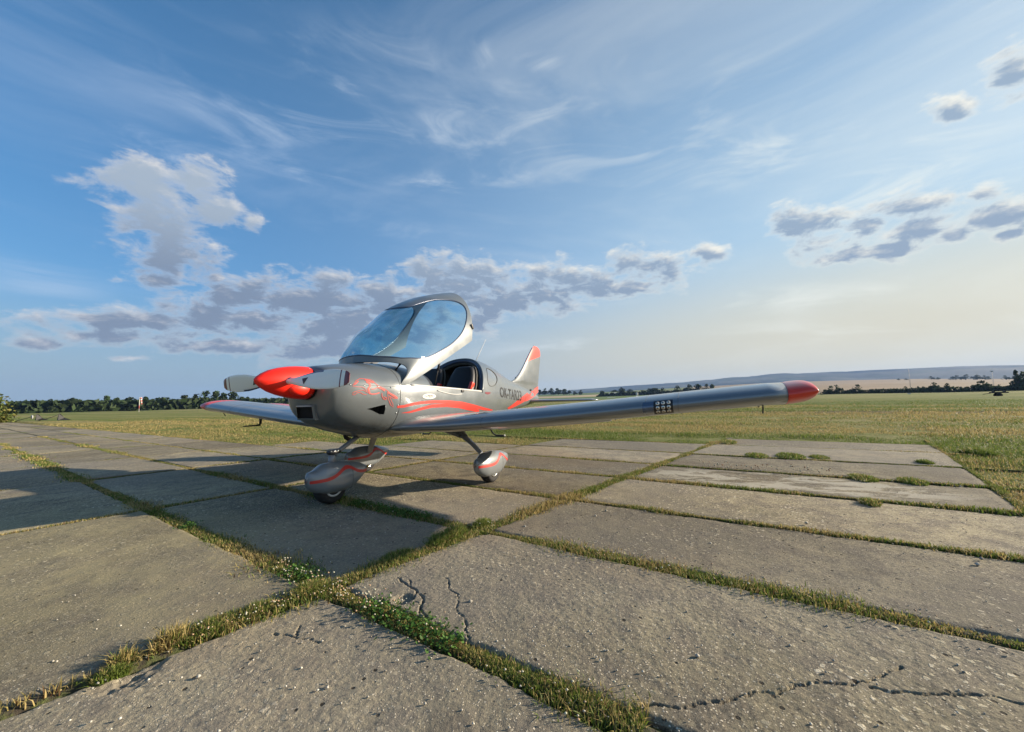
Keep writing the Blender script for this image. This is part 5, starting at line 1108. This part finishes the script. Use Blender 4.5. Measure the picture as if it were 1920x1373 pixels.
# low continuous undergrowth under the far rows
def scrub(name, pts, dz, h, n, base, seed):
    rg = np.random.default_rng(seed); V, Cc = [], []
    P = []
    for _ in range(n):
        i = rg.integers(len(pts)-1); q = rg.random(); a, b_ = np.array(pts[i]), np.array(pts[i+1]); p = a*(1-q)+b_*q; P.append((p[0]+rg.normal(0, 2.5), p[1]+rg.normal(0, 2.5), p[2]+dz+rg.random()**1.4*h))
    P = np.array(P); N = n; s = h*.30*rg.uniform(.5, 1.3, N); A = rg.normal(size=(N, 3)); A /= np.linalg.norm(A, axis=1)[:, None]; Bv = np.cross(A, rg.normal(size=(N, 3))); Bv /= np.linalg.norm(Bv, axis=1)[:, None]
    V = np.stack([P-A*s[:, None], P+Bv*s[:, None]*.7, P+A*s[:, None], P-Bv*s[:, None]*.7], 1).reshape(-1, 3); b_ = (np.arange(N)*4)[:, None]; T = np.concatenate([b_+[0, 1, 2], b_+[0, 2, 3]], 0)
    c = np.repeat(np.array(base)*rg.uniform(.6, 1.5, (N, 1)), 4, 0); tag(np_mesh(name, V, T, LEAFM, None, False, c), kind='stuff')
scrub('undergrowth', [t_[:3] for t_ in T_LEFT]+[(165.0, 268.0, -.6), (225, 225, -.6)], -.6, 5.6, 13000, (.030,.048,.018), 1)
scrub('hedge_undergrowth', [(296.0, -30.0, -1)]+[t_[:3] for t_ in T_RIGHT], -.8, 2.4, 5200, (.040,.058,.022), 2)
scrub('far_undergrowth', [t_[:3] for t_ in T_MID], -1, 7.5, 3600, (.032,.050,.020), 3)
# ------------------------------------------------------------------ farmland and hills
TANF = pchip([-70,-45,-26,-19,-10,1,11.5,17.5,22.8,32,50,80,140,200,290][0:15], [.006,.010,.0155,.0215,.0240,.0205,.0150,.0125,.0115,.009,.006,.004,.004,.005,.006])
azs = np.radians(np.linspace(-70, 290, 361)[:-1]); rr = np.concatenate([np.linspace(325, 700, 26), np.linspace(740, 1750, 40)]); Rr, Aa = np.meshgrid(rr, azs, indexing='ij')
top = np.array([TANF(math.degrees(a)) for a in azs])[None, :]; q = (Rr-325)/(1700-325)
Z = -1.3-1.5*np.sin(np.clip(q*6, 0, 1)*PI)+q**1.15*(top*1700+1.5); Z = np.where(Rr > 1700, Z-(Rr-1700)*.25, Z); X = Rr*np.cos(Aa)-2; Y = Rr*np.sin(Aa)-3.3
Z[0] = -1.6
deg = np.degrees(Aa); wheat = np.array((.27,.20,.125)); green = np.array((.115,.165,.05)); dgr = np.array((.06,.085,.03)); stub = np.array((.44,.35,.21)); pale = np.array((.30,.28,.16))
C_ = np.zeros(X.shape+(3,)); C_[:] = green
wob = (fbm(X*.004+5, Y*.004, 3)-.5)*.12; w_ = (deg < 6+40*wob) & (q > .10+wob); C_[w_] = wheat
m_ = (deg < 3) & (q > .45+wob) & (deg > -35); C_[m_] = wheat*.93+.02
m_ = (deg >= 6) & (q > .22) & (q < .42+wob); C_[m_] = stub
m_ = (deg >= 2) & (deg < 12) & (q > .5); C_[m_] = np.array((.16,.19,.07))
m_ = (deg > 14) & (q > .55); C_[m_] = green*.9
m_ = (deg > 30); C_[m_] = dgr+.03
C_ *= (.85+.3*fbm(X*.02, Y*.02, 3))[..., None]
na = len(azs); a = np.arange(len(rr)*na).reshape(len(rr), na); q4 = np.stack([a[:-1], a[1:], np.roll(a, -1, 1)[1:], np.roll(a, -1, 1)[:-1]], -1).reshape(-1, 4)
FARM = col_mat('farmland_cover'); tag(np_mesh('farmland', np.stack([X, Y, Z], -1).reshape(-1, 3), q4, FARM, None, True, C_.reshape(-1, 3)), kind='structure')
TANH = pchip([-70,-45,-26.5,-19,-10,1,8,11.5,17.5,22.8,30,50,80,140,200,290], [.014,.026,.0365,.040,.0405,.033,.0285,.0255,.0215,.0165,.011,.007,.006,.006,.008,.014])
rr = np.concatenate([np.linspace(1760, 3200, 8), np.linspace(3400, 5000, 26), np.linspace(5100, 5900, 6)]); azs = np.radians(np.linspace(-70, 290, 721)[:-1]); Rr, Aa = np.meshgrid(rr, azs, indexing='ij')
top = np.array([TANH(math.degrees(a)) for a in azs])[None, :]; X = Rr*np.cos(Aa); Y = Rr*np.sin(Aa); q = np.clip((Rr-3200)/1800, 0, 1)
rid = .80+.34*fbm(np.degrees(Aa)*.20+3, Rr*.0006, 4, .5)
Z = -14+(top*5000+14)*(q*q*(3-2*q))**.8*np.where(q < .995, rid*.98, 1)*(1-np.clip((Rr-5000)/900, 0, 1)**1.2*1.05); Z += (fbm(X*.004, Y*.004, 4, .6)-.5)*16*q
C_ = np.zeros(X.shape+(3,)); C_[:] = (.016,.030,.022); fl_ = fbm(X*.0016+9, Y*.0016+2, 3, .5); C_[fl_ > .56] = (.085,.09,.06); C_[(fl_ > .50) & (fl_ <= .56)] = (.035,.055,.028); C_[:8] = (.14,.16,.07)
na = len(azs); a = np.arange(len(rr)*na).reshape(len(rr), na); q4 = np.stack([a[:-1], a[1:], np.roll(a, -1, 1)[1:], np.roll(a, -1, 1)[:-1]], -1).reshape(-1, 4)
tag(np_mesh('hills', np.stack([X, Y, Z], -1).reshape(-1, 3), q4, FARM, None, True, C_.reshape(-1, 3)), kind='structure')
# ------------------------------------------------------------------ small things standing about
def polar(az, d): a = math.radians(az); return (CAM.x+d*math.cos(a), CAM.y+d*math.sin(a))
SOCKR = mat('windsock_red', (.40,.09,.08), .8); STEEL = mat('galvanised_steel', (.35,.36,.37), .5, .5); PALE = mat('pale_wall', (.55,.53,.48), .8); ROOFM = mat('pale_roof', (.50,.47,.44), .7); DARK = mat('black_sheet', (.012,.012,.012), .6)
x, y = polar(69.05, 140); ws = empty('windsock', (x, y, -.3), label='red and white windsock hanging on a mast before the left trees', category='windsock')
tube('mast', [(0, 0, 0), (0, 0, 4.1)], .07, PALE, ws, 8); tube('mast_band', [(0, 0, 1.2), (0, 0, 2.0)], .085, SOCKR, ws, 8)
for k in range(5):
    r0, r1 = .26-.03*k, .26-.03*(k+1); z0, z1 = 4.0-.34*k, 4.0-.34*(k+1); tube('sock_band', [(.22+.05*k, 0, z0), (.22+.05*(k+1), 0, z1)], [r0, r1], SOCKR if k % 2 == 0 else WHT, ws, 12, cap=False)
tube('swivel_ring', [(.20, 0, 4.04), (.27, 0, 3.98)], .28, STEEL, ws, 12, cap=False)
for az_, d_, lab, disc in ((75.9, 62, 'black wedge-shaped marker with a white disc at the end of the concrete', True), (74.55, 58, 'black leaning tripod marker with a rope on the edge of the concrete', False)):
    x, y = polar(az_, d_); mk = empty('boundary_marker', (x, y, 0), label=lab, category='marker')
    V = [(-.1, -.15, 0), (.75, -.2, 0), (.75, .2, 0), (-.1, .15, 0), (-.05, 0, .62), (.08, 0, .60), (.35, .02, .22)]; V = [(a_*math.sin(math.radians(az_)), -a_*math.cos(math.radians(az_))+b_, c__) for a_, b_, c__ in V]
    link_mesh('wedge_sheet', V, [(0, 1, 6, 5, 4), (3, 4, 5, 6, 2), (0, 4, 3), (1, 2, 6), (0, 3, 2, 1)], DARK, mk, False)
    if disc: tube('white_disc', [(-.32*math.sin(math.radians(az_))-.03, .1, .33), (-.32*math.sin(math.radians(az_))+.03, .1, .33)], .2, WHT, mk, 16)
    tube('rope', [(0, 0, .58), (-.5*math.sin(math.radians(az_)), .1, .3), (-1.3*math.sin(math.radians(az_)), .2, .02)], .03, DARK, mk, 6)
x, y = polar(-25.0, 82); tr_ = empty('equipment_trailer', (x, y, -.15), label='small dark flatbed trailer standing in the meadow far right', category='trailer')
bmx = bmesh.new(); box_bm(bmx, (0, 0, .62), (.7, 1.5, .16), None, .02); from_bm('bed', bmx, DARK, tr_, False)
for sy in (-.5, .5):
    bmx = bmesh.new(); box_bm(bmx, (0, sy, .80), (.5, .1, .2), None, .02); from_bm('bracket', bmx, DARK, tr_, False)
for sx_ in (-.3, .3): tube('wheel', [(sx_-.06, .1, .28), (sx_+.06, .1, .28)], .28, TYRE, tr_, 14)
tube('drawbar', [(0, .7, .55), (0, 1.5, .42)], .04, DARK, tr_, 6)
x, y = polar(-19.2, 180); mk = empty('field_marker', (x, y, -.5), label='tiny white marker box at the edge of the meadow', category='marker')
bmx = bmesh.new(); box_bm(bmx, (0, 0, .45), (.5, .7, .45), None, .04); from_bm('panel', bmx, WHT, mk, False); tube('post', [(0, 0, 0), (0, 0, .3)], .05, STEEL, mk, 6)
for az_, H, lab in ((-19.35, 18.5, 'thin lattice mast against the blue hill'), (-24.75, 13.5, 'thin mast with a small head left of the taller hedge trees')):
    x, y = polar(az_, 420); ms = empty('radio_mast', (x, y, -1), label=lab, category='mast')
    for k in range(3): a_ = 2*PI*k/3; tube('mast_leg', [(.30*math.cos(a_), .30*math.sin(a_), 0), (.10*math.cos(a_), .10*math.sin(a_), H)], .05, STEEL, ms, 5)
    for k in range(12):
        z = H*(k+.5)/12; r_ = .30-.2*z/H; tube('brace', [(r_, 0, z), (-r_*.5, r_*.87, z+H/26), (-r_*.5, -r_*.87, z-H/26), (r_, 0, z)], .03, STEEL, ms, 4)
    if az_ < -22: bmx = bmesh.new(); box_bm(bmx, (0, 0, H+.3), (1.0, 1.0, .7), None, .1); from_bm('mast_head', bmx, STEEL, ms, False)
def house(az_, d_, z, L, D, H, lab, name='farm_building'):
    x, y = polar(az_, d_); h = empty(name, (x, y, z), label=lab, category='building'); h.rotation_euler = (0, 0, math.radians(az_))
    bmx = bmesh.new(); box_bm(bmx, (0, 0, H/2), (D, L, H)); from_bm('wall', bmx, PALE, h, False)
    V = [(-D/2-.3, -L/2-.3, H), (D/2+.3, -L/2-.3, H), (D/2+.3, L/2+.3, H), (-D/2-.3, L/2+.3, H), (0, -L/2-.3, H*1.6), (0, L/2+.3, H*1.6)]
    link_mesh('roof', V, [(0, 4, 5, 3), (1, 2, 5, 4), (0, 1, 4), (2, 3, 5)], ROOFM, h, False)
    for k in range(3): bmx = bmesh.new(); box_bm(bmx, (-D/2-.02, -L*.3+L*.3*k, H*.5), (.08, L*.1, H*.4)); from_bm('window', bmx, DARK, h, False)
house(11.8, 520, -1.2, 9.5, 5, 1.5, 'long low pale shed at the foot of the copse')
house(10.6, 515, -1.4, 4.5, 4, 1.3, 'small pale hut right of the long low shed')
house(11.6, 980, 8.5, 16, 8, 2.6, 'far pale barn roof among trees above the copse')
x, y = polar(8.35, 505); tw = empty('watch_tower', (x, y, -1.5), label='narrow white lookout turret on legs in front of the copse', category='tower')
for k in range(4): a_ = PI/4+PI/2*k; tube('tower_leg', [(1.3*math.cos(a_), 1.3*math.sin(a_), 0), (.9*math.cos(a_), .9*math.sin(a_), 4.6)], .18, WHT, tw, 6)
bmx = bmesh.new(); box_bm(bmx, (0, 0, 5.6), (2.3, 2.3, 2.1), None, .1); from_bm('cabin', bmx, WHT, tw, False)
link_mesh('roof', [(-1.5,-1.5,6.65),(1.5,-1.5,6.65),(1.5,1.5,6.65),(-1.5,1.5,6.65),(0,0,8.4)], [(0,1,4),(1,2,4),(2,3,4),(3,0,4),(3,2,1,0)], PALE, tw, False)
# ------------------------------------------------------------------ summer haze
HZ = bpy.data.materials.new('haze_air'); HZ.use_nodes = True; t = HZ.node_tree; t.nodes.clear(); o = t.nodes.new('ShaderNodeOutputMaterial'); v = t.nodes.new('ShaderNodeVolumePrincipled')
v.inputs['Color'].default_value = (.30,.50,.92,1); v.inputs['Density'].default_value = .85e-4; v.inputs['Anisotropy'].default_value = .1; t.links.new(v.outputs[0], o.inputs['Volume'])
HB = (-6200, 6200, -6200, 6200, -60, 260)
V = [(x, y, z) for z in HB[4:] for x, y in ((HB[0], HB[2]), (HB[1], HB[2]), (HB[1], HB[3]), (HB[0], HB[3]))]
tag(link_mesh('haze', V, [(3, 2, 1, 0), (4, 5, 6, 7), (0, 1, 5, 4), (1, 2, 6, 5), (2, 3, 7, 6), (3, 0, 4, 7)], HZ, None, False), kind='stuff')
